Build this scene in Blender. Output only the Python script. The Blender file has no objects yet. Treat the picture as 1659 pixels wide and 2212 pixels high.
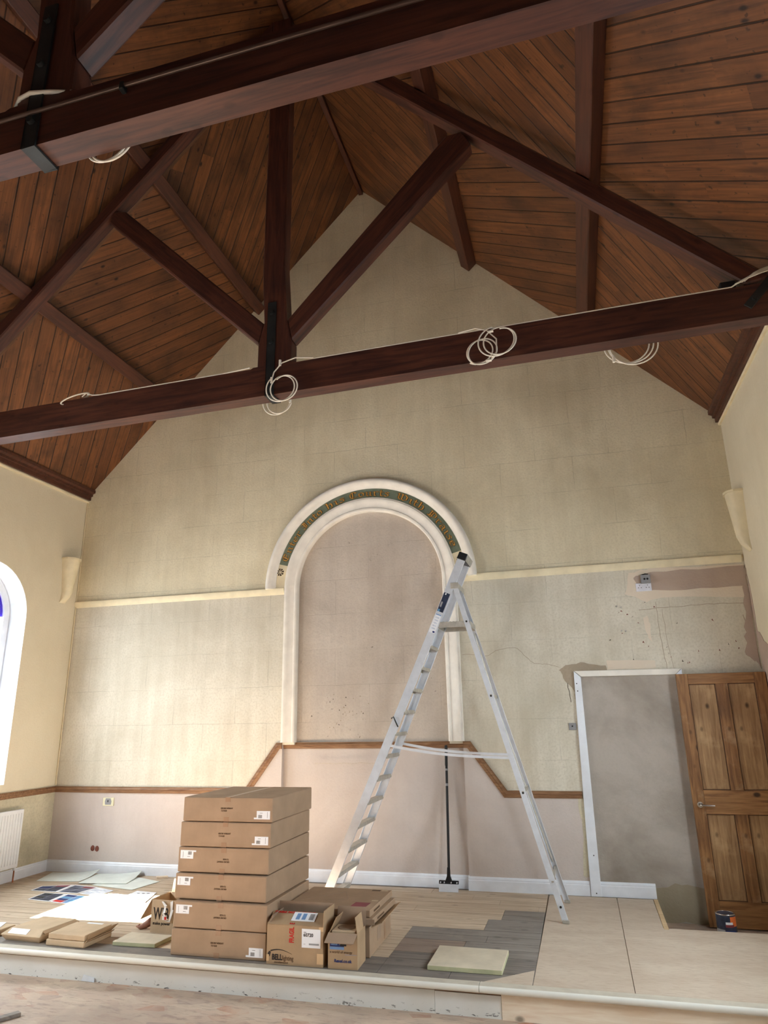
import bpy, bmesh, math, random
from math import sin, cos, pi, radians, hypot, atan2
from mathutils import Vector, Matrix
from mathutils.geometry import tessellate_polygon

random.seed(7)
SC = bpy.context.scene
COL = SC.collection

# ------------------------------------------------------------------ camera
CAMPOS = Vector((5.952, -7.632, 1.68))
yaw, pitch, roll = radians(14.973), radians(16.745), radians(-0.995)
F = Vector((-sin(yaw) * cos(pitch), cos(yaw) * cos(pitch), sin(pitch)))
R0 = Vector((cos(yaw), sin(yaw), 0)); U0 = R0.cross(F)
RR = cos(roll) * R0 + sin(roll) * U0; UU = -sin(roll) * R0 + cos(roll) * U0
cd = bpy.data.cameras.new('camera'); cam = bpy.data.objects.new('camera', cd); COL.objects.link(cam)
cam.matrix_world = Matrix(((RR.x, UU.x, -F.x, CAMPOS.x), (RR.y, UU.y, -F.y, CAMPOS.y), (RR.z, UU.z, -F.z, CAMPOS.z), (0, 0, 0, 1)))
cd.sensor_fit = 'VERTICAL'; cd.sensor_height = 24.0; cd.lens = 1475.2 / 2212 * 24.0
cd.clip_start = .05; cd.clip_end = 200
SC.camera = cam

# ------------------------------------------------------------------ light and exposure
EXPOSURE = 0.17
SUN_DIR = Vector((1, .07, -.77)); SUN_POWER = 85.0
WIN_LEFT, WIN_RIGHT = 260.0, 165.0
SKY = 2.0
WINDOW_Y = (-1.42, -4.17, -6.95)
WINDOW_RY = (-1.95, -4.25, -6.95)
W_HALF, W_SILL, W_SPRING = .585, 1.03, 2.90
XL, XR = -.333, 7.747

def lamp(name, kind, energy, color, loc, direction, **kw):
    l = bpy.data.lights.new(name, kind); l.energy = energy; l.color = color
    for k, v in kw.items(): setattr(l, k, v)
    o = bpy.data.objects.new(name, l); COL.objects.link(o); o.location = loc
    o.rotation_euler = Vector(direction).to_track_quat('-Z', 'Y').to_euler()
    return o
w = bpy.data.worlds.new('sky'); SC.world = w; w.use_nodes = True
w.node_tree.nodes['Background'].inputs[0].default_value = (.72, .85, 1, 1)
w.node_tree.nodes['Background'].inputs[1].default_value = SKY
lamp('sunlight', 'SUN', SUN_POWER, (1, .965, .9), (-12, 2, 12), SUN_DIR, angle=radians(.6))
for i, wy in enumerate(WINDOW_Y):
    k = (.85, 1.35, .2)[i]
    for x, sg, e, y in ((XL, -1, WIN_LEFT, wy), (XR, 1, WIN_RIGHT, WINDOW_RY[i])):
        lamp('daylight_fill', 'AREA', e * k, (.86, .95, 1), (x + sg * .62, y, 2.35), (-sg, 0, -.58), shape='RECTANGLE', size=2.6, size_y=1.3, spread=radians(165))  # area lamps added outside the windows to strengthen daylight; most windows unseen
vs = SC.view_settings
SC.display_settings.display_device = 'sRGB'
vs.view_transform = 'Standard'; vs.look = 'None'; vs.gamma = 1; vs.use_curve_mapping = False; vs.exposure = EXPOSURE
SC.cycles.use_denoising = True
SC.cycles.max_bounces = 10; SC.cycles.diffuse_bounces = 7; SC.cycles.transparent_max_bounces = 12
SC.cycles.sample_clamp_indirect = 8

# ------------------------------------------------------------------ materials
def lin(c): c /= 255; return c / 12.92 if c <= .04045 else ((c + .055) / 1.055) ** 2.4
def s(r, g, b): return (lin(r), lin(g), lin(b), 1)

class NT:
    def __init__(self, name):
        self.m = bpy.data.materials.new(name); self.m.use_nodes = True
        self.t = self.m.node_tree; self.b = self.t.nodes['Principled BSDF']; self._tc = None
    def n(self, kind, **props):
        n = self.t.nodes.new(kind)
        for k, v in props.items(): setattr(n, k, v)
        return n
    def set(self, sock, v):
        if isinstance(v, bpy.types.NodeSocket): self.t.links.new(v, sock)
        else: sock.default_value = v
    def coord(self, out='Object', scale=(1, 1, 1), loc=(0, 0, 0), rot=(0, 0, 0)):
        if self._tc is None: self._tc = self.n('ShaderNodeTexCoord')
        mp = self.n('ShaderNodeMapping'); self.t.links.new(self._tc.outputs[out], mp.inputs[0])
        mp.inputs['Scale'].default_value = scale; mp.inputs['Location'].default_value = loc; mp.inputs['Rotation'].default_value = rot
        return mp.outputs[0]
    def noise(self, vec, scale=1, detail=4, rough=.55, dist=0):
        n = self.n('ShaderNodeTexNoise'); self.set(n.inputs['Vector'], vec)
        n.inputs['Scale'].default_value = scale; n.inputs['Detail'].default_value = detail
        n.inputs['Roughness'].default_value = rough; n.inputs['Distortion'].default_value = dist
        return n.outputs['Fac']
    def voronoi(self, vec, scale=1, feature='F1', rnd=1):
        n = self.n('ShaderNodeTexVoronoi', feature=feature); self.set(n.inputs['Vector'], vec)
        n.inputs['Scale'].default_value = scale; n.inputs['Randomness'].default_value = rnd
        return n
    def math(self, op, a, b=0, c=0):
        n = self.n('ShaderNodeMath', operation=op)
        self.set(n.inputs[0], a); self.set(n.inputs[1], b)
        if op in ('MULTIPLY_ADD',): self.set(n.inputs[2], c)
        return n.outputs[0]
    def ramp(self, fac, stops, interp='LINEAR'):
        n = self.n('ShaderNodeValToRGB'); self.set(n.inputs[0], fac); cr = n.color_ramp; cr.interpolation = interp
        while len(cr.elements) < len(stops): cr.elements.new(.5)
        for e, (p, c) in zip(cr.elements, stops):
            e.position = p; e.color = c if not isinstance(c, (int, float)) else (c, c, c, 1)
        return n.outputs['Color']
    def mix(self, fac, a, b, mode='MIX'):
        n = self.n('ShaderNodeMix', data_type='RGBA', blend_type=mode)
        self.set(n.inputs[0], fac); self.set(n.inputs[6], a); self.set(n.inputs[7], b)
        return n.outputs[2]
    def sep(self, vec):
        n = self.n('ShaderNodeSeparateXYZ'); self.set(n.inputs[0], vec); return n.outputs
    def comb(self, x, y, z=0):
        n = self.n('ShaderNodeCombineXYZ'); self.set(n.inputs[0], x); self.set(n.inputs[1], y); self.set(n.inputs[2], z); return n.outputs[0]
    def bump(self, h, strength=.3, dist=.01):
        n = self.n('ShaderNodeBump'); self.set(n.inputs['Height'], h)
        n.inputs['Strength'].default_value = strength; n.inputs['Distance'].default_value = dist
        self.t.links.new(n.outputs[0], self.b.inputs['Normal'])
    def out(self, color, rough=.6, metal=0, spec=.3):
        self.set(self.b.inputs['Base Color'], color); self.set(self.b.inputs['Roughness'], rough)
        self.set(self.b.inputs['Metallic'], metal); self.b.inputs['Specular IOR Level'].default_value = spec
        return self.m

def flat(name, c, rough=.55, metal=0, spec=.3, var=.06, scale=6):
    t = NT(name); v = t.coord()
    n = t.noise(v, scale, 5)
    d = tuple(x * (1 - 2.2 * var) for x in c[:3]) + (1,); l = tuple(min(1, x * (1 + 2.2 * var)) for x in c[:3]) + (1,)
    return t.out(t.ramp(n, [(.3, d), (.7, l)]), rough, metal, spec)

def plaster(name, c, dirt, joints=0., streak=.5, spots=.0, amount=.55, speckle=.35):
    t = NT(name); v = t.coord()
    big = t.noise(v, .9, 6, .62, .4)
    st = t.noise(t.coord(scale=(7, 7, .5)), 1.2, 5, .6)
    mixn = t.math('ADD', t.math('MULTIPLY', big, 1 - streak * .5), t.math('MULTIPLY', st, streak * .5))
    f = t.ramp(mixn, [(.40, 0.), (.66, 1.)])
    col = t.mix(t.math('MULTIPLY', f, amount), c, dirt)
    fine = t.noise(v, 45, 3, .6)
    col = t.mix(t.math('MULTIPLY', t.ramp(fine, [(.45, 0.), (.75, 1.)]), speckle), col, dirt)
    if spots:
        vo = t.noise(v, 26, 3, .7, .6); msk = t.noise(v, 1.5, 3)
        f2 = t.math('MULTIPLY', t.ramp(vo, [(.66, 0.), (.72, 1.)]), t.ramp(msk, [(.5, 0.), (.66, 1.)]))
        col = t.mix(t.math('MULTIPLY', f2, spots), col, s(96, 84, 74))
    h = fine
    if joints:
        br = t.n('ShaderNodeTexBrick'); q = t.sep(v)
        wob = t.math('MULTIPLY', t.math('SUBTRACT', t.noise(v, 2.5, 3), .5), .03)
        t.set(br.inputs['Vector'], t.comb(t.math('ADD', q[0], wob), t.math('ADD', q[2], wob)))
        br.inputs['Scale'].default_value = 1; br.inputs['Brick Width'].default_value = .82; br.inputs['Row Height'].default_value = .41
        br.inputs['Mortar Size'].default_value = .0045; br.inputs['Mortar Smooth'].default_value = .6
        br.inputs['Color1'].default_value = br.inputs['Color2'].default_value = (0, 0, 0, 1); br.inputs['Mortar'].default_value = (1, 1, 1, 1)
        mk = t.ramp(t.noise(v, 1.7, 4), [(.42, .1), (.6, 1.)])
        fj = t.math('MULTIPLY', br.outputs['Color'], mk)
        col = t.mix(t.math('MULTIPLY', fj, joints), col, tuple(x * .45 for x in dirt[:3]) + (1,))
        h = t.math('SUBTRACT', fine, t.math('MULTIPLY', fj, .5))
    t.bump(h, .35, .006)
    return t.out(col, .85, 0, .15)

def wood(name, c, dark, scale=1.0, knots=.7, rough=.55, spec=.3, coord='Object', worn=None, bumpy=.2):
    t = NT(name)
    v = t.coord(coord, (1.6 * scale, 22 * scale, 22 * scale))
    g = t.noise(v, 1.4, 6, .62, .7)
    big = t.noise(t.coord(coord), 2.2 * scale, 4, .6)
    col = t.mix(t.ramp(g, [(.36, 0.), (.68, 1.)]), c, dark)
    col = t.mix(t.math('MULTIPLY', t.ramp(big, [(.4, 0.), (.75, 1.)]), .5), col, dark)
    if worn:
        col = t.mix(t.math('MULTIPLY', t.ramp(t.noise(t.coord(coord), 3.1, 6, .65), [(.58, 0.), (.72, 1.)]), .5), col, worn)
    if knots:
        kv = t.coord(coord, (4.2, 6.5, 6.5))
        vo = t.voronoi(kv, 1.0)
        k = t.ramp(vo.outputs['Distance'], [(.09, 1.), (.17, 0.)])
        col = t.mix(t.math('MULTIPLY', k, knots), col, tuple(x * .28 for x in dark[:3]) + (1,))
    t.bump(g, bumpy, .004)
    return t.out(col, rough, 0, spec)

def boarding(name, c1, c2, knotc, width):
    """tongue and groove boards: u runs along a board, v counts across (UV in metres)"""
    t = NT(name); uv = t.coord('UV'); q = t.sep(uv)
    vb = t.math('DIVIDE', q[1], width); idx = t.math('FLOOR', vb); fr = t.math('FRACT', vb)
    wn = t.n('ShaderNodeTexWhiteNoise', noise_dimensions='1D'); t.set(wn.inputs['W'], idx)
    # each board is cut into lengths
    seg = t.math('FLOOR', t.math('DIVIDE', t.math('ADD', q[0], t.math('MULTIPLY', wn.outputs['Value'], 7)), 2.9))
    wn2 = t.n('ShaderNodeTexWhiteNoise', noise_dimensions='2D'); t.set(wn2.inputs['Vector'], t.comb(idx, seg))
    off = t.math('MULTIPLY', wn2.outputs['Value'], 40)
    vec = t.comb(t.math('ADD', q[0], off), t.math('ADD', q[1], off))
    mp = t.n('ShaderNodeMapping'); t.set(mp.inputs[0], vec); mp.inputs['Scale'].default_value = (1.3, 24, 1)
    g = t.noise(mp.outputs[0], 1.3, 5, .6, .8)
    patch = t.noise(vec, 2.2, 4, .6)
    col = t.mix(t.ramp(g, [(.36, 0.), (.7, 1.)]), c1, c2)
    col = t.mix(t.ramp(wn2.outputs['Value'], [(.1, .0), (1., .55)]), col, c2)
    col = t.mix(t.math('MULTIPLY', t.ramp(patch, [(.48, 0.), (.72, 1.)]), .6), col, knotc)
    speck = t.ramp(t.noise(vec, 20, 2, .5), [(.66, 0.), (.73, 1.)])
    col = t.mix(t.math('MULTIPLY', speck, .65), col, knotc)
    mk = t.n('ShaderNodeMapping'); t.set(mk.inputs[0], vec); mk.inputs['Scale'].default_value = (4.2, 7, 1)
    vo = t.voronoi(mk.outputs[0], 1.)
    kf = t.math('MULTIPLY', t.ramp(vo.outputs['Distance'], [(.06, 1.), (.15, 0.)]), t.ramp(t.sep(vo.outputs['Color'])[0], [(.25, 0.), (.4, 1.)]))
    col = t.mix(t.math('MULTIPLY', kf, .9), col, knotc)
    edge = t.ramp(t.math('ABSOLUTE', t.math('SUBTRACT', fr, .5)), [(.452, 0.), (.484, 1.)])
    bead = t.ramp(t.math('ABSOLUTE', t.math('SUBTRACT', fr, .93)), [(.0, 1.), (.014, 0.)])
    col = t.mix(t.math('MULTIPLY', edge, .85), col, tuple(x * .12 for x in c2[:3]) + (1,))
    col = t.mix(t.math('MULTIPLY', bead, .25), col, c1)
    t.bump(t.math('SUBTRACT', t.math('MULTIPLY', g, .15), edge), .6, .012)
    return t.out(col, .5, 0, .35)

M = {}
M['cream'] = plaster('cream_plaster', s(229, 219, 191), s(190, 178, 149), .26, .5, .25, .68, .4)
M['palecream'] = plaster('pale_cream_plaster', s(221, 215, 199), s(186, 178, 158), .28, .6, .3, .85, .55)
M['cream_side'] = plaster('cream_side_plaster', s(222, 212, 188), s(202, 190, 163), 0, .3, 0, .5, .2)
M['pink'] = plaster('bare_pink_plaster', s(204, 193, 180), s(168, 156, 144), .2, .5, .9, .75)
M['dado'] = plaster('dado_plaster', s(205, 195, 188), s(178, 167, 160), 0, .3, .1, .6, .15)
M['oldwall'] = plaster('scraped_wall', s(206, 198, 172), s(150, 142, 122), 0, .0, .5, .9)
M['grey'] = plaster('grey_plaster', s(184, 176, 166), s(138, 128, 118), 0, .0, .2, .9, .1)
M['greydamp'] = plaster('damp_plaster', s(164, 154, 134), s(132, 122, 100), 0, .3, .1, .7, .1)
M['mauve'] = plaster('mauve_plaster', s(186, 167, 152), s(168, 147, 134), 0, .0, .1, .7, .1)
M['cement'] = plaster('cement', s(174, 160, 140), s(146, 132, 114), 0, 0, .2, .7)
M['peach'] = plaster('peach_plaster', s(224, 211, 192), s(212, 197, 178), 0, 0, 0, .5, .1)
M['whitegloss'] = flat('white_gloss', s(232, 237, 244), .35, 0, .4, .03)
M['whitemould'] = flat('white_moulding', s(236, 231, 221), .5, 0, .3, .04)
M['creammould'] = flat('cream_moulding', s(226, 214, 182), .55, 0, .25, .05)
M['boards'] = boarding('roof_boarding', s(134, 85, 49), s(84, 52, 33), s(31, 18, 13), .172)
M['beam'] = wood('dark_beam', s(96, 57, 44), s(52, 32, 29), .8, .35, .42, .35, bumpy=.06)
M['striptimber'] = wood('cover_strip', s(116, 84, 62), s(84, 60, 46), .8, .2, .6, .2)
M['purlin'] = wood('purlin_wood', s(94, 54, 38), s(62, 36, 28), .8, .3, .45, .4, bumpy=.08)
M['rail'] = wood('rail_wood', s(158, 122, 90), s(110, 76, 52), 2, .15, .5)
M['pine'] = wood('stripped_pine', s(172, 126, 80), s(104, 70, 43), .9, .95, .5, .35, worn=s(190, 160, 124))
M['pineshade'] = wood('recess_shade_pine', s(104, 72, 46), s(70, 46, 30), .9, .5, .6, .3)
M['pinepanel'] = wood('pine_panel', s(190, 154, 112), s(130, 96, 64), .9, .95, .55, .3, worn=s(196, 166, 126))
M['rawpine'] = wood('raw_pine', s(244, 232, 212), s(222, 198, 170), .8, .8, .6, .25)
M['sanded'] = wood('sanded_boards', s(206, 188, 164), s(172, 152, 130), .8, .35, .6, .25)
M['greyboard'] = wood('grey_boards', s(148, 140, 132), s(122, 115, 109), .9, .3, .7, .2, worn=s(170, 158, 142))
M['darkboard'] = wood('dark_boards', s(136, 128, 120), s(108, 101, 96), .9, .3, .7, .2, worn=s(160, 146, 132))
M['brownboard'] = wood('brown_boards', s(160, 142, 128), s(132, 116, 106), .9, .3, .7, .2, worn=s(140, 132, 122))
t = NT('plywood'); v = t.coord(scale=(1, 2.2, 1))
col = t.mix(t.ramp(t.noise(v, 2.2, 6, .65, .5), [(.35, 0.), (.7, 1.)]), s(200, 185, 166), s(184, 166, 147))
col = t.mix(t.math('MULTIPLY', t.ramp(t.noise(t.coord(scale=(1, 3, 1)), 14, 4, .6), [(.5, 0.), (.72, 1.)]), .5), col, s(166, 145, 126))
M['ply'] = t.out(col, .65, 0, .2)
M['plyedge'] = wood('ply_edge', s(214, 190, 150), s(190, 160, 122), 1, .1, .6, .2)
M['nosing'] = flat('cream_nosing', s(224, 222, 212), .4, 0, .4, .015, 6)
M['nosingtop'] = flat('dusty_nosing', s(190, 182, 166), .6, 0, .2, .05, 9)
M['iron'] = flat('black_iron', s(40, 42, 42), .55, .3, .4, .2)
M['conduit'] = flat('brown_conduit', s(88, 70, 62), .3, .2, .5, .1)
M['cable'] = flat('white_cable', s(236, 228, 212), .45, 0, .4, .02)
M['black'] = flat('black_plastic', s(24, 24, 26), .5, 0, .4, .1)
M['alu'] = flat('aluminium', s(222, 227, 234), .4, .3, .5, .03, 14)
M['alu_dull'] = flat('dull_aluminium', s(186, 182, 172), .5, .4, .5, .08, 20)
M['chrome'] = flat('chrome', s(210, 210, 210), .2, 1, .5, .02)
M['gold'] = flat('gold_leaf', s(196, 146, 72), .45, .2, .5, .12, 20)
M['darkbrown'] = flat('dark_outline', s(58, 44, 30), .6)
M['green'] = flat('green_band', s(108, 118, 101), .6, 0, .3, .1, 8)
M['paper'] = flat('white_paper', s(236, 238, 242), .6, 0, .2, .01)
M['ink'] = flat('black_ink', s(52, 44, 40), .7)
M['inkbrown'] = flat('brown_print', s(96, 74, 54), .7)
M['red'] = flat('red_print', s(196, 40, 36), .6)
M['navy'] = flat('navy_print', s(38, 56, 108), .6)
M['sky'] = flat('light_blue_print', s(118, 152, 196), .6)
M['teal'] = flat('teal_print', s(96, 150, 190), .6)
M['orange'] = flat('orange_print', s(230, 120, 60), .6)
M['magenta'] = flat('maroon_print', s(132, 62, 68), .6)
M['tape'] = flat('parcel_tape', s(158, 124, 96), .35, 0, .45, .04)
M['paletape'] = flat('pale_tape', s(206, 172, 130), .35, 0, .4, .04)
M['radiator'] = flat('radiator_enamel', s(232, 234, 236), .35, 0, .4, .02)
M['copper'] = flat('copper_pipe', s(176, 112, 78), .4, .6, .4, .08)
M['greenboard'] = flat('pale_green_board', s(222, 228, 222), .7, 0, .2, .04)
M['creamboard'] = flat('cream_board', s(202, 191, 169), .7, 0, .2, .05)
M['creamedge'] = flat('green_board_edge', s(186, 186, 150), .7, 0, .2, .08)
M['greyplastic'] = flat('grey_box', s(150, 150, 152), .5)
M['socketwhite'] = flat('white_socket', s(226, 226, 234), .4)
M['socketcream'] = flat('cream_plate', s(226, 222, 190), .5)
M['clay'] = flat('brown_plug', s(122, 72, 60), .7)
M['plasticbag'] = flat('clear_plastic', s(226, 224, 222), .2, 0, .6)
M['scrapwood'] = flat('brown_scrap', s(150, 104, 84), .6, 0, .3, .15, 20)
M['chart_dark'] = flat('dark_chart', s(50, 58, 78), .4, 0, .4, .2, 24)
M['chart_grey'] = flat('grey_chart', s(86, 92, 110), .4, 0, .4, .2, 24)
M['chart_pale'] = flat('pale_chart', s(206, 212, 224), .4, 0, .4, .1, 40)

def cardboard(name, c):
    t = NT(name); v = t.coord()
    n = t.noise(v, 5, 5, .6); rib = t.noise(t.coord(scale=(160, 160, 3)), 1, 2)
    d = tuple(x * .86 for x in c[:3]) + (1,); l = tuple(x * 1.08 for x in c[:3]) + (1,)
    col = t.mix(t.math('MULTIPLY', rib, .18), t.ramp(n, [(.3, d), (.7, l)]), tuple(x * .7 for x in c[:3]) + (1,))
    t.bump(rib, .12, .002)
    return t.out(col, .8, 0, .15)
M['card'] = cardboard('cardboard', s(168, 142, 117))
M['card_tan'] = cardboard('tan_cardboard', s(176, 149, 118))
M['card_light'] = cardboard('light_cardboard', s(198, 175, 146))
M['card_grey'] = cardboard('grey_cardboard', s(160, 138, 118))

t = NT('glass_pane')
tr = t.n('ShaderNodeBsdfTransparent'); gl = t.n('ShaderNodeBsdfGlossy'); gl.inputs['Roughness'].default_value = .03
mx = t.n('ShaderNodeMixShader'); mx.inputs[0].default_value = .06
t.t.links.new(tr.outputs[0], mx.inputs[1]); t.t.links.new(gl.outputs[0], mx.inputs[2])
t.t.links.new(mx.outputs[0], t.t.nodes['Material Output'].inputs[0]); M['glass'] = t.m

t = NT('purple_glass')
tr = t.n('ShaderNodeBsdfTransparent'); tr.inputs[0].default_value = s(120, 96, 190); gl = t.n('ShaderNodeBsdfGlossy'); gl.inputs['Roughness'].default_value = .1
mx = t.n('ShaderNodeMixShader'); mx.inputs[0].default_value = .06
t.t.links.new(tr.outputs[0], mx.inputs[1]); t.t.links.new(gl.outputs[0], mx.inputs[2])
t.t.links.new(mx.outputs[0], t.t.nodes['Material Output'].inputs[0]); M['purpleglass'] = t.m

# main floor: old adhesive stained boards
t = NT('stained_floor'); v = t.coord(rot=(0, 0, .62)); q = t.coord()
vo = t.voronoi(t.coord(scale=(5, 11, 1), rot=(0, 0, .62)), 1.2)
vcol = t.ramp(t.sep(vo.outputs['Color'])[0], [(.0, s(206, 182, 160)), (.35, s(192, 168, 150)), (.6, s(216, 198, 174)), (.8, s(168, 146, 134)), (1., s(190, 136, 106))])
n1 = t.noise(v, 3.2, 6, .65, 1.2); n2 = t.noise(t.coord(scale=(3, 12, 1), rot=(0, 0, .62)), 2.5, 6, .7, .5)
col = t.mix(t.ramp(n1, [(.4, .15), (.62, .95)]), vcol, s(196, 176, 156))
col = t.mix(t.math('MULTIPLY', t.ramp(n2, [(.52, 0.), (.68, 1.)]), .6), col, s(132, 114, 104))
col = t.mix(t.math('MULTIPLY', t.ramp(t.noise(q, .8, 3), [(.46, 0.), (.62, 1.)]), .5), col, s(138, 122, 114))
t.bump(n2, .3, .006); M['mainfloor'] = t.out(col, .6, 0, .3)

# chipped white riser paint
t = NT('chipped_white'); v = t.coord(); q = t.sep(v)
n = t.noise(t.coord(scale=(9, 1, 22)), 2.2, 4, .7)
low = t.ramp(q[2], [(.0, 1.), (.06, 0.)])
chip = t.math('MULTIPLY', t.ramp(n, [(.60, 0.), (.63, 1.)]), low)
col = t.mix(t.ramp(t.noise(v, 2, 4), [(.35, 0.), (.7, .5)]), s(226, 226, 222), s(206, 204, 194))
col = t.mix(chip, col, s(48, 40, 34)); M['riser'] = t.out(col, .5, 0, .3)

# ------------------------------------------------------------------ mesh helpers
class MB:
    def __init__(self): self.v = []; self.f = []; self.mi = []; self.uv = None; self.sm = []
    def add(self, vs, fs, mi=0, smooth=False):
        b = len(self.v); self.v += [tuple(x) for x in vs]
        for f in fs: self.f.append([b + i for i in f]); self.mi.append(mi); self.sm.append(smooth)
        return self
    def box(self, x0, y0, z0, x1, y1, z1, mi=0):
        x0, x1 = sorted((x0, x1)); y0, y1 = sorted((y0, y1)); z0, z1 = sorted((z0, z1))
        return self.add([(x0, y0, z0), (x1, y0, z0), (x1, y1, z0), (x0, y1, z0), (x0, y0, z1), (x1, y0, z1), (x1, y1, z1), (x0, y1, z1)],
                        [(3, 2, 1, 0), (4, 5, 6, 7), (0, 1, 5, 4), (1, 2, 6, 5), (2, 3, 7, 6), (3, 0, 4, 7)], mi)
    def prism(self, pts, off, mi=0):
        """closed solid: polygon pts (3D) pushed along vector off"""
        n = len(pts); a = [Vector(p) for p in pts]; o = Vector(off); b = [p + o for p in a]
        tri = tessellate_polygon([a])
        fs = [tuple(t) for t in tri] + [tuple(n + i for i in reversed(t)) for t in tri]
        fs += [(i, n + i, n + (i + 1) % n, (i + 1) % n) for i in range(n)]
        return self.add(a + b, fs, mi)
    def xz(self, pts, y0, y1, mi=0): return self.prism([(x, y0, z) for x, z in pts], (0, y1 - y0, 0), mi)
    def xy(self, pts, z0, z1, mi=0): return self.prism([(x, y, z0) for x, y in pts], (0, 0, z1 - z0), mi)
    def yz(self, pts, x0, x1, mi=0): return self.prism([(x0, y, z) for y, z in pts], (x1 - x0, 0, 0), mi)
    def sheet(self, a, b, c, d, off, mi=0): return self.prism([a, b, c, d], off, mi)
    def bar(self, p, q, wid, dep, up=(0, 0, 1), mi=0):
        p, q = Vector(p), Vector(q); d = (q - p).normalized(); u = Vector(up); sd = d.cross(u).normalized(); u = sd.cross(d).normalized()
        a, b = sd * wid / 2, u * dep / 2
        return self.add([p - a - b, p + a - b, p + a + b, p - a + b, q - a - b, q + a - b, q + a + b, q - a + b],
                        [(0, 1, 2, 3), (7, 6, 5, 4), (1, 0, 4, 5), (2, 1, 5, 6), (3, 2, 6, 7), (0, 3, 7, 4)], mi)
    def tube(self, pts, r, n=8, closed=False, mi=0):
        P = [Vector(p) for p in pts]; m = len(P); rings = []
        up = Vector((.13, .27, .95)).normalized(); prev = None
        for i in range(m):
            if closed: d = (P[(i + 1) % m] - P[i - 1])
            else: d = P[min(i + 1, m - 1)] - P[max(i - 1, 0)]
            d.normalize()
            if prev is None:
                a = d.cross(up)
                if a.length < 1e-3: a = d.cross(Vector((1, 0, 0)))
            else: a = prev - d * prev.dot(d)
            a.normalize(); prev = a; b = d.cross(a)
            rr = r[i] if isinstance(r, (list, tuple)) else r
            rings.append([P[i] + a * rr * cos(2 * pi * k / n) + b * rr * sin(2 * pi * k / n) for k in range(n)])
        vs = [p for rg in rings for p in rg]; fs = []
        for i in range(m if closed else m - 1):
            j = (i + 1) % m
            for k in range(n): fs.append((i * n + k, i * n + (k + 1) % n, j * n + (k + 1) % n, j * n + k))
        self.add(vs, fs, mi, True)
        if not closed: self.add(rings[0], [tuple(reversed(range(n)))], mi); self.add(rings[-1], [tuple(range(n))], mi)
        return self
    def lathe(self, c, prof, n=32, mi=0):
        c = Vector(c); vs = []; fs = []
        for r, z in prof: vs += [c + Vector((r * cos(2 * pi * k / n), r * sin(2 * pi * k / n), z)) for k in range(n)]
        for i in range(len(prof) - 1):
            for k in range(n): fs.append((i * n + k, i * n + (k + 1) % n, (i + 1) * n + (k + 1) % n, (i + 1) * n + k))
        self.add(vs, fs, mi, True)
        if prof[0][0] > 1e-4: self.add(vs[:n], [tuple(reversed(range(n)))], mi)
        if prof[-1][0] > 1e-4: self.add(vs[-n:], [tuple(range(n))], mi)
        return self
    def sweep(self, rings, mi=0, smooth=False, caps=True):
        """rings: equal length closed sections"""
        n = len(rings[0]); vs = [p for r in rings for p in r]; fs = []
        for i in range(len(rings) - 1):
            for k in range(n): fs.append((i * n + k, i * n + (k + 1) % n, (i + 1) * n + (k + 1) % n, (i + 1) * n + k))
        self.add(vs, fs, mi, smooth)
        if caps:
            for rg, rev in ((rings[0], True), (rings[-1], False)):
                tri = tessellate_polygon([[Vector(p) for p in rg]])
                self.add(rg, [tuple(reversed(t)) if rev else tuple(t) for t in tri], mi)
        return self
    def build(self, name, mats, parent=None, frame=None, bevel=0, seg=1, at=None, soft=0):
        me = bpy.data.meshes.new(name); me.from_pydata(self.v, [], self.f)
        mats = mats if isinstance(mats, (list, tuple)) else [mats]
        for m in mats: me.materials.append(M[m] if isinstance(m, str) else m)
        for p, mi, sm in zip(me.polygons, self.mi, self.sm): p.material_index = mi; p.use_smooth = sm
        bm = bmesh.new(); bm.from_mesh(me)
        if bevel:
            bmesh.ops.remove_doubles(bm, verts=bm.verts, dist=1e-5)
            bmesh.ops.recalc_face_normals(bm, faces=bm.faces)
            es = [e for e in bm.edges if len(e.link_faces) == 2 and e.calc_face_angle(0) > .6]
            bmesh.ops.bevel(bm, geom=es, offset=bevel, segments=seg, affect='EDGES', clamp_overlap=True)
        else: bmesh.ops.recalc_face_normals(bm, faces=bm.faces)
        bm.to_mesh(me); bm.free()
        if self.uv:
            lay = me.uv_layers.new(name='UVMap')
            for l in me.loops: lay.data[l.index].uv = self.uv(me.vertices[l.vertex_index].co)
        if soft:
            for p in me.polygons: p.use_smooth = True
            me.set_sharp_from_angle(angle=radians(soft))
        ob = bpy.data.objects.new(name, me); COL.objects.link(ob)
        Mx = Matrix.Identity(4)
        if frame:
            o, x, z = frame; x = Vector(x).normalized(); z = Vector(z); y = z.cross(x).normalized(); z = x.cross(y)
            Mx = Matrix(((x.x, y.x, z.x, o[0]), (x.y, y.y, z.y, o[1]), (x.z, y.z, z.z, o[2]), (0, 0, 0, 1)))
        elif at: Mx = Matrix.Translation(at)
        me.transform(Mx.inverted())
        if parent is not None:
            ob.parent = parent
            W = parent.matrix_basis.copy(); p = parent.parent
            while p is not None: W = p.matrix_basis @ W; p = p.parent
            ob.matrix_basis = W.inverted() @ Mx
        else: ob.matrix_basis = Mx
        return ob

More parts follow.
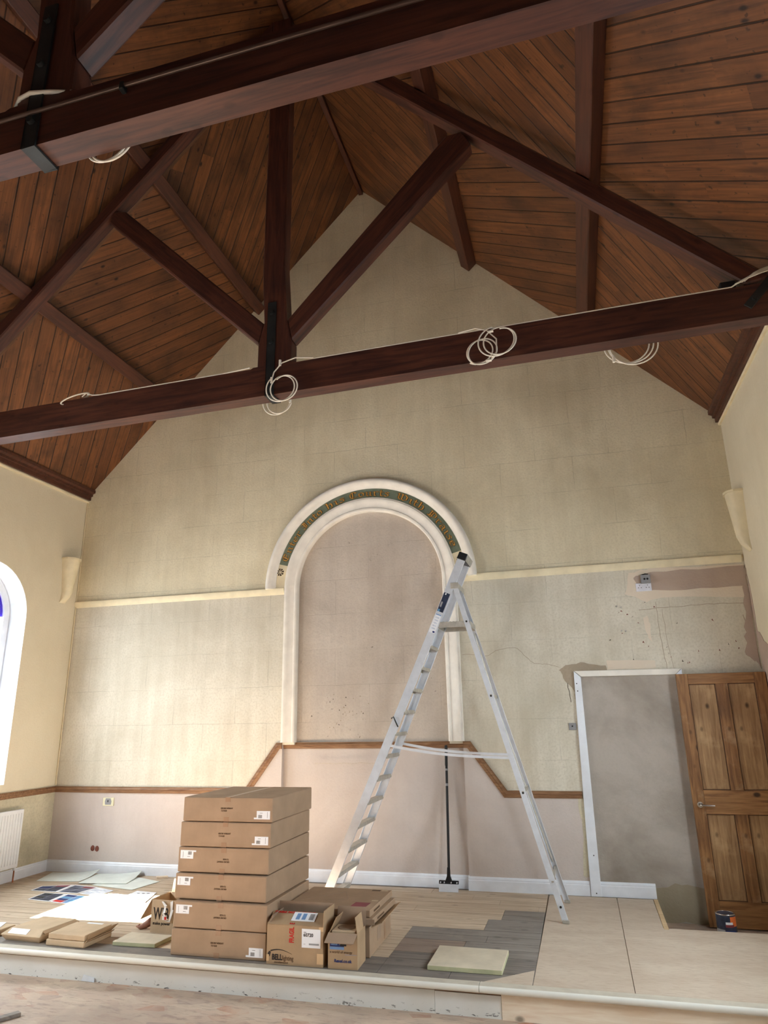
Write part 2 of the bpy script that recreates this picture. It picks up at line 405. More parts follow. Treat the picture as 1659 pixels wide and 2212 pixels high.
def tag(o, label, cat, group=None, kind=None):
    o['label'] = label; o['category'] = cat
    if group: o['group'] = group
    if kind: o['kind'] = kind
    return o
def thing(name, loc, label, cat, group=None, rz=0):
    o = bpy.data.objects.new(name, None); COL.objects.link(o); o.location = loc; o.rotation_euler = (0, 0, rz)
    o.matrix_basis = Matrix.Translation(loc) @ Matrix.Rotation(rz, 4, 'Z'); o.empty_display_size = .1
    return tag(o, label, cat, group)
def struct(o): o['kind'] = 'structure'; return o
def dup(root, loc, label, rot=None):
    r = root.copy(); COL.objects.link(r); r['label'] = label
    r.matrix_basis = Matrix.Translation(loc) @ (rot or Matrix.Identity(4))
    for ch in list(root.children):
        c = ch.copy(); COL.objects.link(c); c.parent = r
        for g in list(ch.children):
            d = g.copy(); COL.objects.link(d); d.parent = c
    return r
def text(name, string, size, origin, xdir, ydir, mat, parent=None, depth=.0012, wscale=1, align='LEFT', bold=0):
    cu = bpy.data.curves.new(name, 'FONT'); cu.body = string; cu.size = size; cu.extrude = depth / 2; cu.align_x = align; cu.offset = bold
    cu.resolution_u = 3
    tmp = bpy.data.objects.new(name + '_curve', cu); COL.objects.link(tmp)
    dg = bpy.context.evaluated_depsgraph_get(); me = bpy.data.meshes.new_from_object(tmp.evaluated_get(dg))
    bpy.data.objects.remove(tmp); bpy.data.curves.remove(cu); me.name = name
    me.materials.clear(); me.materials.append(M[mat])
    ob = bpy.data.objects.new(name, me); COL.objects.link(ob)
    x = Vector(xdir).normalized(); y = Vector(ydir).normalized(); z = x.cross(y)
    Mx = Matrix(((x.x * wscale, y.x, z.x, origin[0]), (x.y * wscale, y.y, z.y, origin[1]), (x.z * wscale, y.z, z.z, origin[2]), (0, 0, 0, 1)))
    me.transform(Matrix.Diagonal((wscale, 1, 1, 1)))
    Mx = Matrix(((x.x, y.x, z.x, origin[0]), (x.y, y.y, z.y, origin[1]), (x.z, y.z, z.z, origin[2]), (0, 0, 0, 1)))
    if parent is not None:
        ob.parent = parent
        W = parent.matrix_basis.copy(); p = parent.parent
        while p is not None: W = p.matrix_basis @ W; p = p.parent
        ob.matrix_basis = W.inverted() @ Mx
    else: ob.matrix_basis = Mx
    return ob

# ------------------------------------------------------------------ room shell
FL = -.196                      # main floor; the platform top is z = 0
APX, APZ = 3.656, 8.844
EZL, EZR = 4.67, 4.771
YEND = -11.2
def soffL(x): return EZL + (x - XL) * (APZ - EZL) / (APX - XL)
def soffR(x): return EZR + (XR - x) * (APZ - EZR) / (XR - APX)

ob = MB().box(XL - .4, YEND, FL - .1, XR + .4, .4, FL).build('floor', 'mainfloor'); struct(ob)

# back gable wall
ACX, ACZ, NR = 3.70, 3.20, .895
arc = [(ACX - NR * cos(pi * i / 32), ACZ + NR * sin(pi * i / 32)) for i in range(33)]
b = MB()
b.xz([(XL, FL), (2.66, FL), (2.66, 1.40), (2.60, 1.40), (2.236, .93), (XL, .93)], 0, .07, 1)
b.xz([(4.74, FL), (5.95, FL), (5.95, .93), (5.172, .93), (4.816, 1.40), (4.74, 1.40)], 0, .07, 1)
b.xz([(XL, ACZ)] + arc + [(XR, ACZ), (XR, EZR + .1), (APX, APZ + .1), (XL, EZL + .1)], 0, .07, 0)
b.xz([(XL, .93), (2.236, .93), (2.60, 1.40), (2.66, 1.40), (ACX - NR, 1.40), (ACX - NR, ACZ), (XL, ACZ)], 0, .07, 4)
b.xz([(ACX + NR, ACZ), (ACX + NR, 1.40), (4.74, 1.40), (4.816, 1.40), (5.172, .93), (5.95, .93), (5.95, 2.09), (6.99, 2.09), (6.99, FL), (XR, FL), (XR, ACZ)], 0, .07, 4)
b.xz([(2.6, FL), (4.8, FL), (4.8, 1.4), (2.6, 1.4)], .06, .1, 1)
b.xz([(2.6, 1.4), (4.8, 1.4), (4.8, 4.3), (2.6, 4.3)], .06, .1, 2)
b.xz([(5.95, FL), (6.99, FL), (6.99, 2.09), (5.95, 2.09)], .004, .05, 3)
b.xz([(XL - .3, FL), (XR + .3, FL), (XR + .3, EZR + .2), (APX, APZ + .3), (XL - .3, EZL + .2)], .1, .35, 0)
wall_back = struct(b.build('wall_back', ['cream', 'dado', 'pink', 'grey', 'palecream']))
# old repairs on the back wall (thin skims of plaster)
def blob(pts, jit, n=4):
    out = []
    for i, p in enumerate(pts):
        q = pts[(i + 1) % len(pts)]
        for k in range(n):
            f = k / n; out.append((p[0] + (q[0] - p[0]) * f + random.uniform(-jit, jit), p[1] + (q[1] - p[1]) * f + random.uniform(-jit, jit)))
    return out
def skim(pts, mat, jit=.012, n=5, d=.004, y=0): MB().xz(blob(pts, jit, n), y - d, y + .001).build('plaster_patch', mat, wall_back)
skim([(6.55, 2.90), (6.62, 3.12), (6.85, 3.15), (7.735, 3.14), (7.735, 2.80), (6.95, 2.84), (6.75, 2.80)], 'peach', .012, 4, .003)
skim([(6.86, 2.915), (6.68, 2.93), (6.66, 3.07), (6.84, 3.105), (7.735, 3.125), (7.735, 2.90)], 'mauve', .012, 6)
skim([(5.80, 2.135), (5.90, 2.185), (6.06, 2.20), (6.28, 2.155), (6.28, 2.10), (5.955, 2.10), (5.955, 1.78), (5.93, 1.90), (5.84, 2.05)], 'cement', .008, 4)
skim([(6.288, 2.115), (6.288, 2.21), (6.76, 2.20), (6.76, 2.115)], 'peach', .004, 4)
skim([(5.86, FL + .36), (5.945, FL + .36), (5.945, .93), (5.87, .93), (5.89, .6)], 'oldwall', .012, 5)
skim([(7.62, 2.2), (7.745, 2.1), (7.745, 3.15), (7.70, 2.9), (7.66, 2.5)], 'mauve', .02, 5, .005)
skim([(6.50, FL), (6.985, FL), (6.985, .08), (6.75, .13), (6.50, .10)], 'greydamp', .02, 4, .002, .004)
skim([(6.70, 2.62), (6.72, 2.45), (6.75, 2.38), (6.76, 2.55), (6.74, 2.66)], 'peach', .012, 3, .002)
def crack_or_mark(pts, wdt=.004, mat='cement'):
    bb = MB(); fine = []; wdt *= .75
    for p, q in zip(pts, pts[1:]):
        for k in range(4): fine.append((p[0] + (q[0] - p[0]) * k / 4 + random.uniform(-.006, .006), p[1] + (q[1] - p[1]) * k / 4 + random.uniform(-.006, .006)))
    pts = fine + [pts[-1]]
    for p, q in zip(pts, pts[1:]):
        dx, dz = q[0] - p[0], q[1] - p[1]; L = hypot(dx, dz); nx, nz = -dz / L * wdt / 2, dx / L * wdt / 2
        bb.xz([(p[0] + nx, p[1] + nz), (p[0] - nx, p[1] - nz), (q[0] - nx, q[1] - nz), (q[0] + nx, q[1] + nz)], -.0012, .001)
    bb.build('crack_or_mark', mat, wall_back)
crack_or_mark([(4.78, 2.33), (4.93, 2.325), (5.05, 2.30), (5.15, 2.36), (5.27, 2.385), (5.38, 2.375), (5.47, 2.27), (5.55, 2.20), (5.66, 2.20), (5.80, 2.16)], .006)
crack_or_mark([(5.868, 2.06), (5.872, 1.98), (5.884, 1.87), (5.89, 1.80)], .007, 'darkbrown')
crack_or_mark([(6.67, 2.72), (6.86, 2.73), (7.1, 2.735), (7.4, 2.74), (7.68, 2.735)], .007)
crack_or_mark([(6.835, 2.80), (6.845, 2.5), (6.86, 2.25), (6.865, 2.11)], .006)
crack_or_mark([(6.89, 2.72), (6.905, 2.4), (6.935, 2.11)], .005)
crack_or_mark([(7.65, 2.62), (7.69, 2.4), (7.715, 2.2), (7.735, 2.08)], .009)
crack_or_mark([(3.05, 1.205), (3.4, 1.20), (3.8, 1.205)], .012, 'pink')  # shadow mark on the niche panel, painted as a pink strip
for (x, z) in [(6.45, 2.77), (6.49, 2.755), (6.47, 2.51), (6.51, 2.505)]:
    MB().tube([(x, 0, z), (x, -.02, z)], .009, 8).build('screw', 'alu_dull', wall_back)
for i in range(26):
    x, z = random.uniform(6.3, 7.6), random.uniform(2.15, 2.8)
    skim([(x, z), (x + random.uniform(.008, .022), z + random.uniform(-.008, .008)), (x + .008, z + random.uniform(.008, .02))], 'clay' if i % 3 else 'darkbrown', .004, 2, .0015)

for i in range(34):
    x, z = random.gauss(3.42, .16), random.gauss(1.72, .13)
    if 2.95 < x < 3.9 and 1.47 < z < 2.1: skim([(x, z), (x + random.uniform(.006, .018), z - .004), (x + .008, z + random.uniform(.006, .016))], 'cement' if i % 3 else 'darkbrown', .003, 2, .0015, .06)

# side walls with arched windows
def side_wall(name, x, sgn, mat, lowmat=None):
    b = MB(); top = (EZL if sgn < 0 else EZR) + .05; xo = x + sgn * .35
    WYS = WINDOW_Y if sgn < 0 else WINDOW_RY
    for xx, flip in ((x, 0), (xo, 1)):
        yb = 0.
        for i, wy in enumerate(WYS):
            ye = (WYS[i] + WYS[i + 1]) / 2 if i + 1 < len(WYS) else YEND
            a, c = wy + W_HALF, wy - W_HALF
            q = []
            q.append([(yb, FL), (yb, top), (a, top), (a, FL)]); q.append([(c, FL), (c, top), (ye, top), (ye, FL)])
            q.append([(a, FL), (a, W_SILL), (c, W_SILL), (c, FL)])
            ar = [(wy + W_HALF * cos(pi * k / 20), W_SPRING + W_HALF * sin(pi * k / 20)) for k in range(21)]
            for k in range(20): q.append([ar[k], (ar[k][0], top), (ar[k + 1][0], top), ar[k + 1]])
            for poly in q:
                if poly[0][0] == poly[2][0]: continue
                b.add([(xx, p[0], p[1]) for p in poly], [tuple(range(4))], 0)
            if not flip:
                ring = [(a, W_SILL)] + ar + [(c, W_SILL)]
                ring2 = [(wy + (p[0] - wy) * .88, wy and (W_SILL + .02 if p[1] <= W_SILL else W_SPRING + (p[1] - W_SPRING) * .88 if p[1] > W_SPRING else p[1])) for p in ring]
                for k in range(len(ring)):
                    p, r_ = ring[k], ring[(k + 1) % len(ring)]; p2, r2 = ring2[k], ring2[(k + 1) % len(ring)]
                    b.add([(x, p[0], p[1]), (x, r_[0], r_[1]), (xo, r2[0], r2[1]), (xo, p2[0], p2[1])], [(0, 1, 2, 3)], 1)
            yb = ye
    b.add([(x, 0, top), (xo, 0, top), (xo, YEND, top), (x, YEND, top)], [(0, 1, 2, 3)], 0)
    return struct(b.build(name, [mat, 'whitegloss']))
wall_left = side_wall('wall_left', XL, -1, 'cream_side')
wall_right = side_wall('wall_right', XR, 1, 'cream_side')
ob = MB().xz([(XL - .3, FL), (XR + .3, FL), (XR + .3, EZR), (APX, APZ + .1), (XL - .3, EZL)], YEND - .2, YEND).build('wall_front', 'purlin'); struct(ob)  # unseen end wall; dark wood chosen to cut light on the beam faces
# scraped dado on the left wall, mauve repair on the right wall
MB().prism([(XL, 0, .09), (XL, -.85, .09), (XL, -.85, .885), (XL, 0, .885)], (.004, 0, 0)).build('plaster_patch', 'oldwall', wall_left)
MB().prism([(XL, -.85, .09), (XL, -3.2, .09), (XL, -3.2, .885), (XL, -.85, .885)], (.004, 0, 0)).build('plaster_patch', 'oldwall', wall_left)
MB().prism([(XR, p[0], p[1]) for p in blob([(-.02, 3.1), (-.05, 2.8), (-.06, 2.45), (-.30, 2.30), (-.9, 2.0), (-.9, 1.2), (-.02, 1.2)], .015, 4)], (-.004, 0, 0)).build('plaster_patch', 'mauve', wall_right)
# window joinery
def window(i, x, sgn, wy):
    xo = x + sgn * .2; nm = 'window_%d' % i
    def ring(r, sill): return [(wy + r, sill)] + [(wy + r * cos(pi * k / 20), W_SPRING + r * sin(pi * k / 20)) for k in range(21)] + [(wy - r, sill)]
    def hoop(b, r0, r1, s0, s1, xa, xb):
        A, B = ring(r0, s0), ring(r1, s1); n = len(A)
        for k in range(n):
            j = (k + 1) % n
            for xx, in ((xa,), (xb,)): b.add([(xx, *A[k]), (xx, *A[j]), (xx, *B[j]), (xx, *B[k])], [(0, 1, 2, 3)])
            b.add([(xa, *A[k]), (xa, *A[j]), (xb, *A[j]), (xb, *A[k])], [(0, 1, 2, 3)]); b.add([(xa, *B[k]), (xa, *B[j]), (xb, *B[j]), (xb, *B[k])], [(0, 1, 2, 3)])
    b = MB(); hoop(b, .535, .45, W_SILL + .0, W_SILL + .07, xo, xo + sgn * .06)
    fr = struct(b.build(nm, 'whitegloss'))
    b = MB(); 
    A = [(wy + .46 * cos(pi * k / 20), W_SPRING + .46 * sin(pi * k / 20)) for k in range(21)]; B = [(wy + .38 * cos(pi * k / 20), W_SPRING + .38 * sin(pi * k / 20)) for k in range(20, -1, -1)]
    b.prism([(xo + sgn * .02, *q) for q in A + B], (sgn * .006, 0, 0)); b.build('stained_margin', 'purpleglass', fr)
    g = ring(.452, W_SILL + .068); b = MB(); b.prism([(xo + sgn * .028, *p) for p in g], (sgn * .004, 0, 0)); b.build('pane', 'glass', fr)
k = 1
for wl, wr in zip(WINDOW_Y, WINDOW_RY):
    window(k, XL, -1, wl); window(k + 1, XR, 1, wr); k += 2

# boarded roof slopes: diagonal boards, the slant flips from bay to bay and from band to band
TR1, TR2 = -5.25, -2.50
def slope(name, side):
    b = MB(); ux = (APX - XL, APZ - EZL) if side == 'L' else (APX - XR, APZ - EZR)
    L = hypot(*ux); u = Vector((ux[0] / L, 0, ux[1] / L)); base = Vector((XL, 0, EZL)) if side == 'L' else Vector((XR, 0, EZR))
    nrm = Vector((-u.z, 0, u.x)) if side == 'L' else Vector((u.z, 0, -u.x))
    if nrm.z < 0: nrm = -nrm
    yb = [0.05, TR2, TR1, -8.21, YEND]; sb = [-.06, 1.76, 3.58, L + .0]; uvs = []
    me_v, me_f = [], []
    for i in range(4):
        for j in range(3):
            sg = (-1) ** (i + j + 1)          # near wall low panel leans away from the wall
            pts = [(yb[i], sb[j]), (yb[i + 1], sb[j]), (yb[i + 1], sb[j + 1]), (yb[i], sb[j + 1])]
            b.add([base + u * q[1] + Vector((0, q[0], 0)) for q in pts], [(0, 1, 2, 3)])
            d = Vector((.6 * sg, 1)).normalized(); nn = Vector((d.y, -d.x))
            off = 10 * (i * 3 + j) + (.3 if side == 'R' else 0)
            uvs += [(d.x * q[0] + d.y * q[1] + off, nn.x * q[0] + nn.y * q[1] + 8 * .172 * 5) for q in pts]
    nq = len(b.f)
    # upper skin so that the roof has a thickness
    pts = [(yb[0], sb[0]), (yb[-1], sb[0]), (yb[-1], sb[-1]), (yb[0], sb[-1])]
    b.add([base + u * q[1] + Vector((0, q[0], 0)) + nrm * .08 for q in pts], [(0, 1, 2, 3)]); uvs += [(0, 0)] * 4
    me = bpy.data.meshes.new(name); me.from_pydata(b.v, [], b.f); me.materials.append(M['boards'])
    lay = me.uv_layers.new(name='UVMap')
    for p in me.polygons:
        for li in p.loop_indices: lay.data[li].uv = uvs[me.loops[li].vertex_index]
    o = bpy.data.objects.new(name, me); COL.objects.link(o); struct(o)
    return base, u, nrm, L
SL = {'L': slope('ceiling', 'L'), 'R': slope('ceiling_slope', 'R')}

for side, nm in (('L', 'ceiling_strip'), ('R', 'ceiling_strip')):
    base, u, n, L = SL[side]
    for yy in (TR1, TR2):
        ring = lambda q: [base + u * q + Vector((0, yy - .05, 0)) - n * a + Vector((0, c, 0)) for a, c in ((0, 0), (.016, .004), (.016, .096), (0, .1))]
        struct(MB().sweep([ring(.05), ring(L - .04)]).build(nm, 'striptimber', frame=(base, u, n)))

# platform: boards in rows along the wall, made up with worn and stained lengths
PB = [0.0] + [-.03 - .16 * k for k in range(1, 15)] + [-2.44]
rnd = random.Random(3)
b = MB()
for i in range(len(PB) - 1):
    y1, y0 = PB[i], PB[i + 1]; yc = (y0 + y1) / 2
    cuts = [XL]; x = XL + rnd.uniform(.4, 1.4)
    while x < 5.45:
        cuts.append(x); x += rnd.uniform(.8, 1.9)
    extra = []
    if -.97 < yc < -.62: extra = [5.155]
    elif -1.31 < yc < -.97: extra = [5.045]
    elif -1.65 < yc < -1.31: extra = [4.45]
    elif yc < -1.65: extra = [4.45, 4.95]
    cuts = sorted([c for c in cuts if all(abs(c - e) > .25 for e in extra)] + extra + [5.51])
    for a, c in zip(cuts, cuts[1:]):
        xm = (a + c) / 2; m = 0
        if -.97 < yc < -.62 and xm > 5.155: m = 1
        elif -1.31 < yc < -.97 and xm > 5.045: m = 1
        elif -1.65 < yc < -1.31 and xm > 4.45: m = 1
        elif yc < -2.2: m = 2 if xm > 2.6 else 1
        elif yc < -1.95: m = (2 if xm > 4.9 or rnd.random() < .5 else 3) if xm > 4.0 else 0
        elif yc < -1.65: m = 3 if 4.2 < xm < 4.95 else (1 if xm > 4.95 else 0)
        b.box(a + .0015, y0 + .003, -.03, c - .0015, y1 - .003, 0, m)
b.box(XL, -2.44, -.06, 5.51, 0, -.031, 2)
struct(b.build('platform_floor', ['sanded', 'greyboard', 'darkboard', 'brownboard']))
# newer sheets on the right of the platform
def sheet(pts, label, z0=-.022, z1=0.0):
    o = MB().xy(pts, z0, z1).build('plywood_sheet', 'ply', bevel=.0015); return tag(o, label, 'plywood', 'plywood floor sheets on the platform')
sheet([(5.522, -.035), (6.145, -.035), (6.135, -2.44), (5.508, -2.44)], 'pale plywood floor sheet carrying the rear feet of the ladder')
sheet([(6.149, -.035), (6.47, -.035), (6.462, -.965), (7.74, -.965), (7.74, -2.44), (6.139, -2.44)], 'large pale plywood floor sheet beside the sunken corner and paint tin')
sheet([(5.503, -2.165), (5.503, -2.44), (5.19, -2.44)], 'small pale wedge of plywood at the front edge of the platform', -.022, .0015)
MB().box(5.512, -2.44, -.19, 7.74, -.97, -.023).build('platform_frame', 'rawpine')['kind'] = 'structure'
MB().box(5.512, -.97, -.19, 6.47, -.03, -.023).build('platform_frame', 'rawpine')['kind'] = 'structure'
o = MB().xy([(6.474, -.035), (6.512, -.035), (6.502, -1.0), (6.464, -1.0)], -.19, .002).build('edge_batten', 'plyedge', bevel=.002)
tag(o, 'pale wooden batten edging the plywood at the sunken corner', 'batten')
# front nosing and riser
sec = [(-2.44, 0), (-2.505, 0)] + [(-2.505 - .022 * sin(pi * k / 8), -.022 + .022 * cos(pi * k / 8)) for k in range(1, 8)] + [(-2.505, -.044), (-2.44, -.044)]
for (a, c) in ((XL, 5.165), (5.168, XR)):
    o = MB().sweep([[(a, y, z) for y, z in sec], [(c, y, z) for y, z in sec]]).build('trim_1', ['nosing', 'nosingtop'], soft=40); struct(o)
    for f in o.data.polygons: f.material_index = 1 if f.normal.z > .97 else 0
o = MB().box(XL, -2.468, FL, 4.86, -2.42, -.062).build('platform_riser', 'riser', at=(0, 0, FL)); struct(o)
o = MB().box(4.862, -2.468, FL, 5.30, -2.42, -.066).build('platform_riser', 'riser', at=(.37, 0, FL)); struct(o)
o = MB().box(XL, -2.464, -.064, 5.30, -2.42, -.044).build('trim_2', 'rail'); struct(o)
o = MB().box(5.303, -2.476, FL, XR, -2.42, -.044).build('trim_3', 'rawpine', at=(5.3, -2.47, -.1)); struct(o)

# ------------------------------------------------------------------ wall joinery
def skirting(name, p, q, nrm, h=.125, d=.018, mat='whitegloss', z=0.0):
    n = Vector(nrm); prof = [(0, 0), (d, 0), (d, h * .72), (d * .75, h * .78), (d * .8, h * .86), (d * .35, h * .97), (0, h)]
    r = [[Vector((P[0], P[1], z)) + n * a + Vector((0, 0, bz)) for a, bz in prof] for P in (p, q)]
    return struct(MB().sweep(r).build(name, mat))
skirting('baseboard_back', (XL, 0), (2.66, 0), (0, -1, 0))
skirting('baseboard_back', (2.662, .06), (4.738, .06), (0, -1, 0))
skirting('baseboard_back', (4.73, 0), (5.91, 0), (0, -1, 0), .128, .022)
skirting('baseboard_back', (6.012, .004), (6.51, .004), (0, -1, 0), .128, .022)
skirting('baseboard_left', (XL, -.005), (XL, -2.42), (1, 0, 0))
skirting('baseboard_left', (XL, -2.5), (XL, YEND), (1, 0, 0), z=FL)
skirting('baseboard_right', (XR, -2.5), (XR, YEND), (-1, 0, 0), z=FL)
def rail_path(name, pts, mat, prof, d0=0):
    """moulding along a path in the plane of the back wall; prof = (across, out)"""
    rings = []
    P = [Vector((x, z)) for x, z in pts]
    for i, p in enumerate(P):
        t0 = (P[i] - P[i - 1]).normalized() if i else None; t1 = (P[i + 1] - P[i]).normalized() if i + 1 < len(P) else None
        n0 = Vector((-t0.y, t0.x)) if t0 else None; n1 = Vector((-t1.y, t1.x)) if t1 else None
        if n0 and n1: m = (n0 + n1).normalized(); m = m / max(.3, m.dot(n0))
        else: m = n0 or n1
        rings.append([(p.x + m.x * a, d0 - o, p.y + m.y * a) for a, o in prof])
    return MB().sweep(rings).build(name, mat, soft=50)
RP = [(-.034, 0), (-.034, .012), (-.026, .018), (-.004, .018), (.002, .026), (.018, .026), (.026, .018), (.034, .02), (.034, 0)]
def seg_rail(pts): return struct(rail_path('trim_4', pts, 'rail', RP))
seg_rail([(XL, .905), (2.246, .905), (2.612, 1.39), (2.66, 1.39)])
struct(rail_path('trim_4', [(2.66, 1.39), (4.74, 1.39)], 'rail', RP, .055))
seg_rail([(4.74, 1.39), (4.80, 1.39), (5.158, .905), (5.915, .905)])
r = [[(XL + o, y, .905 + a) for a, o in RP] for y in (0, -6)]; struct(MB().sweep(r).build('trim_5', 'rail'))
PP = [(-.04, 0), (-.04, .008), (-.015, .022), (.018, .034), (.036, .034), (.04, .02), (.04, 0)]
struct(rail_path('trim_6', [(XL, 3.170), (2.44, 3.170), (2.645, 3.170)], 'creammould', PP))
struct(rail_path('trim_6', [(4.755, 3.185), (7.72, 3.195)], 'creammould', PP))
# timber cornice at the eaves
for x, sg, z in ((XL, 1, EZL), (XR, -1, EZR)):
    pr = [(0, -.05), (.05, -.05), (.05, .0), (.075, .005), (.075, .035), (.11, .05), (.11, .09), (.0, .09)]
    struct(MB().sweep([[(x + sg * a, y, z + bz) for a, bz in pr] for y in (0, YEND)]).build('trim_7', 'purlin'))
    pr = [(0, -.085), (.022, -.085), (.028, -.068), (.022, -.052), (0, -.052)]
    struct(MB().sweep([[(x + sg * a, y, z + bz) for a, bz in pr] for y in (0, YEND)]).build('trim_8', 'creammould'))
# corner beads
struct(MB().tube([(XL + .012, -.012, .95), (XL + .012, -.012, 2.0), (XL + .012, -.012, 4.6)], .007, 6).build('trim_9', 'creammould'))

# the plaster arch with its painted inscription
arch = thing('plaster_arch', (ACX, 0, 1.42), 'white moulded plaster arch framing the pink niche, lettered green band above', 'arch')
def arch_ring(prof, a0=0, a1=180, legs=None, n=48):
    rings = []
    if legs is not None: rings.append([(ACX + r, -o, legs) for r, o in prof])
    for i in range(n + 1):
        a = radians(a0 + (a1 - a0) * i / n); rings.append([(ACX + r * cos(a), -o, ACZ + r * sin(a)) for r, o in prof])
    if legs is not None: rings.append([(ACX - r, -o, legs) for r, o in prof])
    return MB().sweep(rings)
AP = [(.888, -.062), (.888, .012), (.902, .024), (.922, .022), (.928, .012), (.945, .016), (.99, .030), (1.012, .042), (1.03, .042), (1.036, .03), (1.05, .03), (1.056, .0), (1.056, -.0005)]
arch_ring(AP, legs=1.425).build('architrave', 'whitemould', arch, soft=50)
arch_ring([(1.04, 0), (1.04, .014), (1.178, .014), (1.178, 0)], 0, 180).build('frieze', 'creammould', arch)
HP = [(1.168, .0), (1.168, .022), (1.185, .03), (1.20, .055), (1.235, .085), (1.265, .09), (1.285, .07), (1.29, .04), (1.29, 0)]
arch_ring(HP, 0, 180).build('hood_mould', 'whitemould', arch, soft=55)
band = arch_ring([(1.042, .012), (1.042, .018), (1.167, .018), (1.167, .012)], 15.2, 164.8).build('lettered_band', 'green', arch)
band['label'] = 'green painted band with gold blackletter words'
# broad nib letters
G = {  # strokes on a grid: x-height 1, capitals about 1.5
 'E': (1.0, [[(.75, 1.35), (.35, 1.45), (.1, 1.1), (.1, .35), (.4, 0), (.85, .2)], [(.4, 1.2), (.4, .25)], [(.4, .75), (.8, .75)], [(.4, 1.15), (.7, 1.3), (.85, 1.15)]]),
 'n': (.85, [[(.05, .9), (.18, .95), (.18, .1), (.3, .0)], [(.18, .8), (.5, 1.0), (.62, .85), (.62, .1), (.78, .0)]]),
 't': (.5, [[(.2, 1.35), (.2, .15), (.35, 0), (.5, .1)], [(.02, .95), (.45, .95)]]),
 'e': (.7, [[(.55, .55), (.6, .85), (.38, 1.0), (.1, .8), (.1, .2), (.32, 0), (.6, .18)], [(.12, .5), (.55, .62)]]),
 'r': (.62, [[(.05, .9), (.18, .95), (.18, .1), (.32, .0)], [(.18, .78), (.42, 1.0), (.58, .9)]]),
 'I': (.8, [[(.1, 1.3), (.3, 1.45), (.7, 1.35)], [(.42, 1.4), (.42, .2), (.2, .0), (.05, .15)], [(.62, 1.35), (.62, .15), (.42, .05)], [(.15, .75), (.42, .75)]]),
 'o': (.75, [[(.36, 1.0), (.1, .8), (.1, .2), (.36, 0), (.62, .2), (.62, .8), (.36, 1.0)]]),
 'h': (.82, [[(.05, 1.4), (.18, 1.45), (.18, .1), (.05, 0)], [(.18, .8), (.48, 1.0), (.62, .8), (.62, .15), (.42, -.2)]]),
 'i': (.42, [[(.05, .9), (.2, .97), (.2, .1), (.36, .0)]]),
 's': (.66, [[(.55, .85), (.32, 1.0), (.1, .8), (.5, .45), (.5, .15), (.28, 0), (.06, .15)]]),
 'C': (.95, [[(.82, 1.2), (.6, 1.45), (.25, 1.4), (.08, 1.0), (.08, .35), (.35, 0), (.85, .2)], [(.38, 1.35), (.38, .2)], [(.7, 1.35), (.7, 1.1)]]),
 'u': (.82, [[(.05, .95), (.18, .95), (.18, .15), (.34, 0), (.58, .2)], [(.5, .95), (.6, .95), (.6, .1), (.76, .0)]]),
 'W': (1.3, [[(.05, 1.3), (.2, 1.4), (.2, .3), (.42, .05), (.58, .2)], [(.45, 1.35), (.58, 1.4), (.58, .2), (.85, 0), (1.1, .3), (1.12, 1.0), (.85, 1.4), (.6, 1.2)]]),
 'P': (1.1, [[(.1, 1.3), (.25, 1.4), (.25, .1), (.1, -.05)], [(.5, 1.2), (.5, .2)], [(.25, 1.2), (.6, 1.42), (.95, 1.1), (.95, .55), (.6, .3), (.35, .45)], [(.02, .1), (.5, .0)]]),
 'a': (.76, [[(.12, .85), (.35, 1.0), (.55, .85), (.55, .1), (.7, .0)], [(.5, .55), (.15, .5), (.08, .2), (.28, 0), (.55, .25)]]),
}
def hull(ps):
    ps = sorted(set(ps))
    def half(pp):
        o = []
        for p in pp:
            while len(o) > 1 and (o[-1][0] - o[-2][0]) * (p[1] - o[-2][1]) - (o[-1][1] - o[-2][1]) * (p[0] - o[-2][0]) <= 0: o.pop()
            o.append(p)
        return o
    a, c = half(ps), half(ps[::-1]); return a[:-1] + c[:-1]
def nib(grow):
    a = radians(42); L, T = .078 + grow, .02 + grow
    ux, uy = cos(a), sin(a)
    return [(sx * L * ux - sy * T * uy, sx * L * uy + sy * T * ux) for sx in (-1, 1) for sy in (-1, 1)]
def word(wd, a0, a1, yy, grow, b):
    tot = sum(G[c][0] + .1 for c in wd) - .1; R = 1.073; hgt = .050; lift = 0
    th = a0; step = (a0 - a1) / tot; nb = nib(grow)
    for c in wd:
        wdt, strokes = G[c]
        for st in strokes:
            # subdivide so that strokes follow the curve
            for p, q in zip(st, st[1:]):
                hp = hull([(p[0] + d[0], p[1] + d[1]) for d in nb] + [(q[0] + d[0], q[1] + d[1]) for d in nb])
                pts = []
                for (x, y) in hp:
                    ang = radians(th - step * x); r_ = R + y * hgt * 1.06
                    pts.append((ACX + r_ * cos(ang), -yy - lift, ACZ + r_ * sin(ang)))
                b.prism(pts, (0, .003, 0)); lift += .00004
        th -= step * (wdt + .1)
WORDS = [('Enter', 162.2, 141.0), ('Into', 138.6, 121.6), ('his', 118.2, 104.6), ('Courts', 101.4, 74.8), ('With', 69.8, 49.6), ('Praise', 46.2, 19.0)]
for wd, a0, a1 in WORDS:
    b = MB(); word(wd, a0, a1, .0195, .04, b); b.build('letter_outline', 'darkbrown', band)
    b = MB(); word(wd, a0, a1, .0225, 0, b); b.build('lettering', 'gold', band)
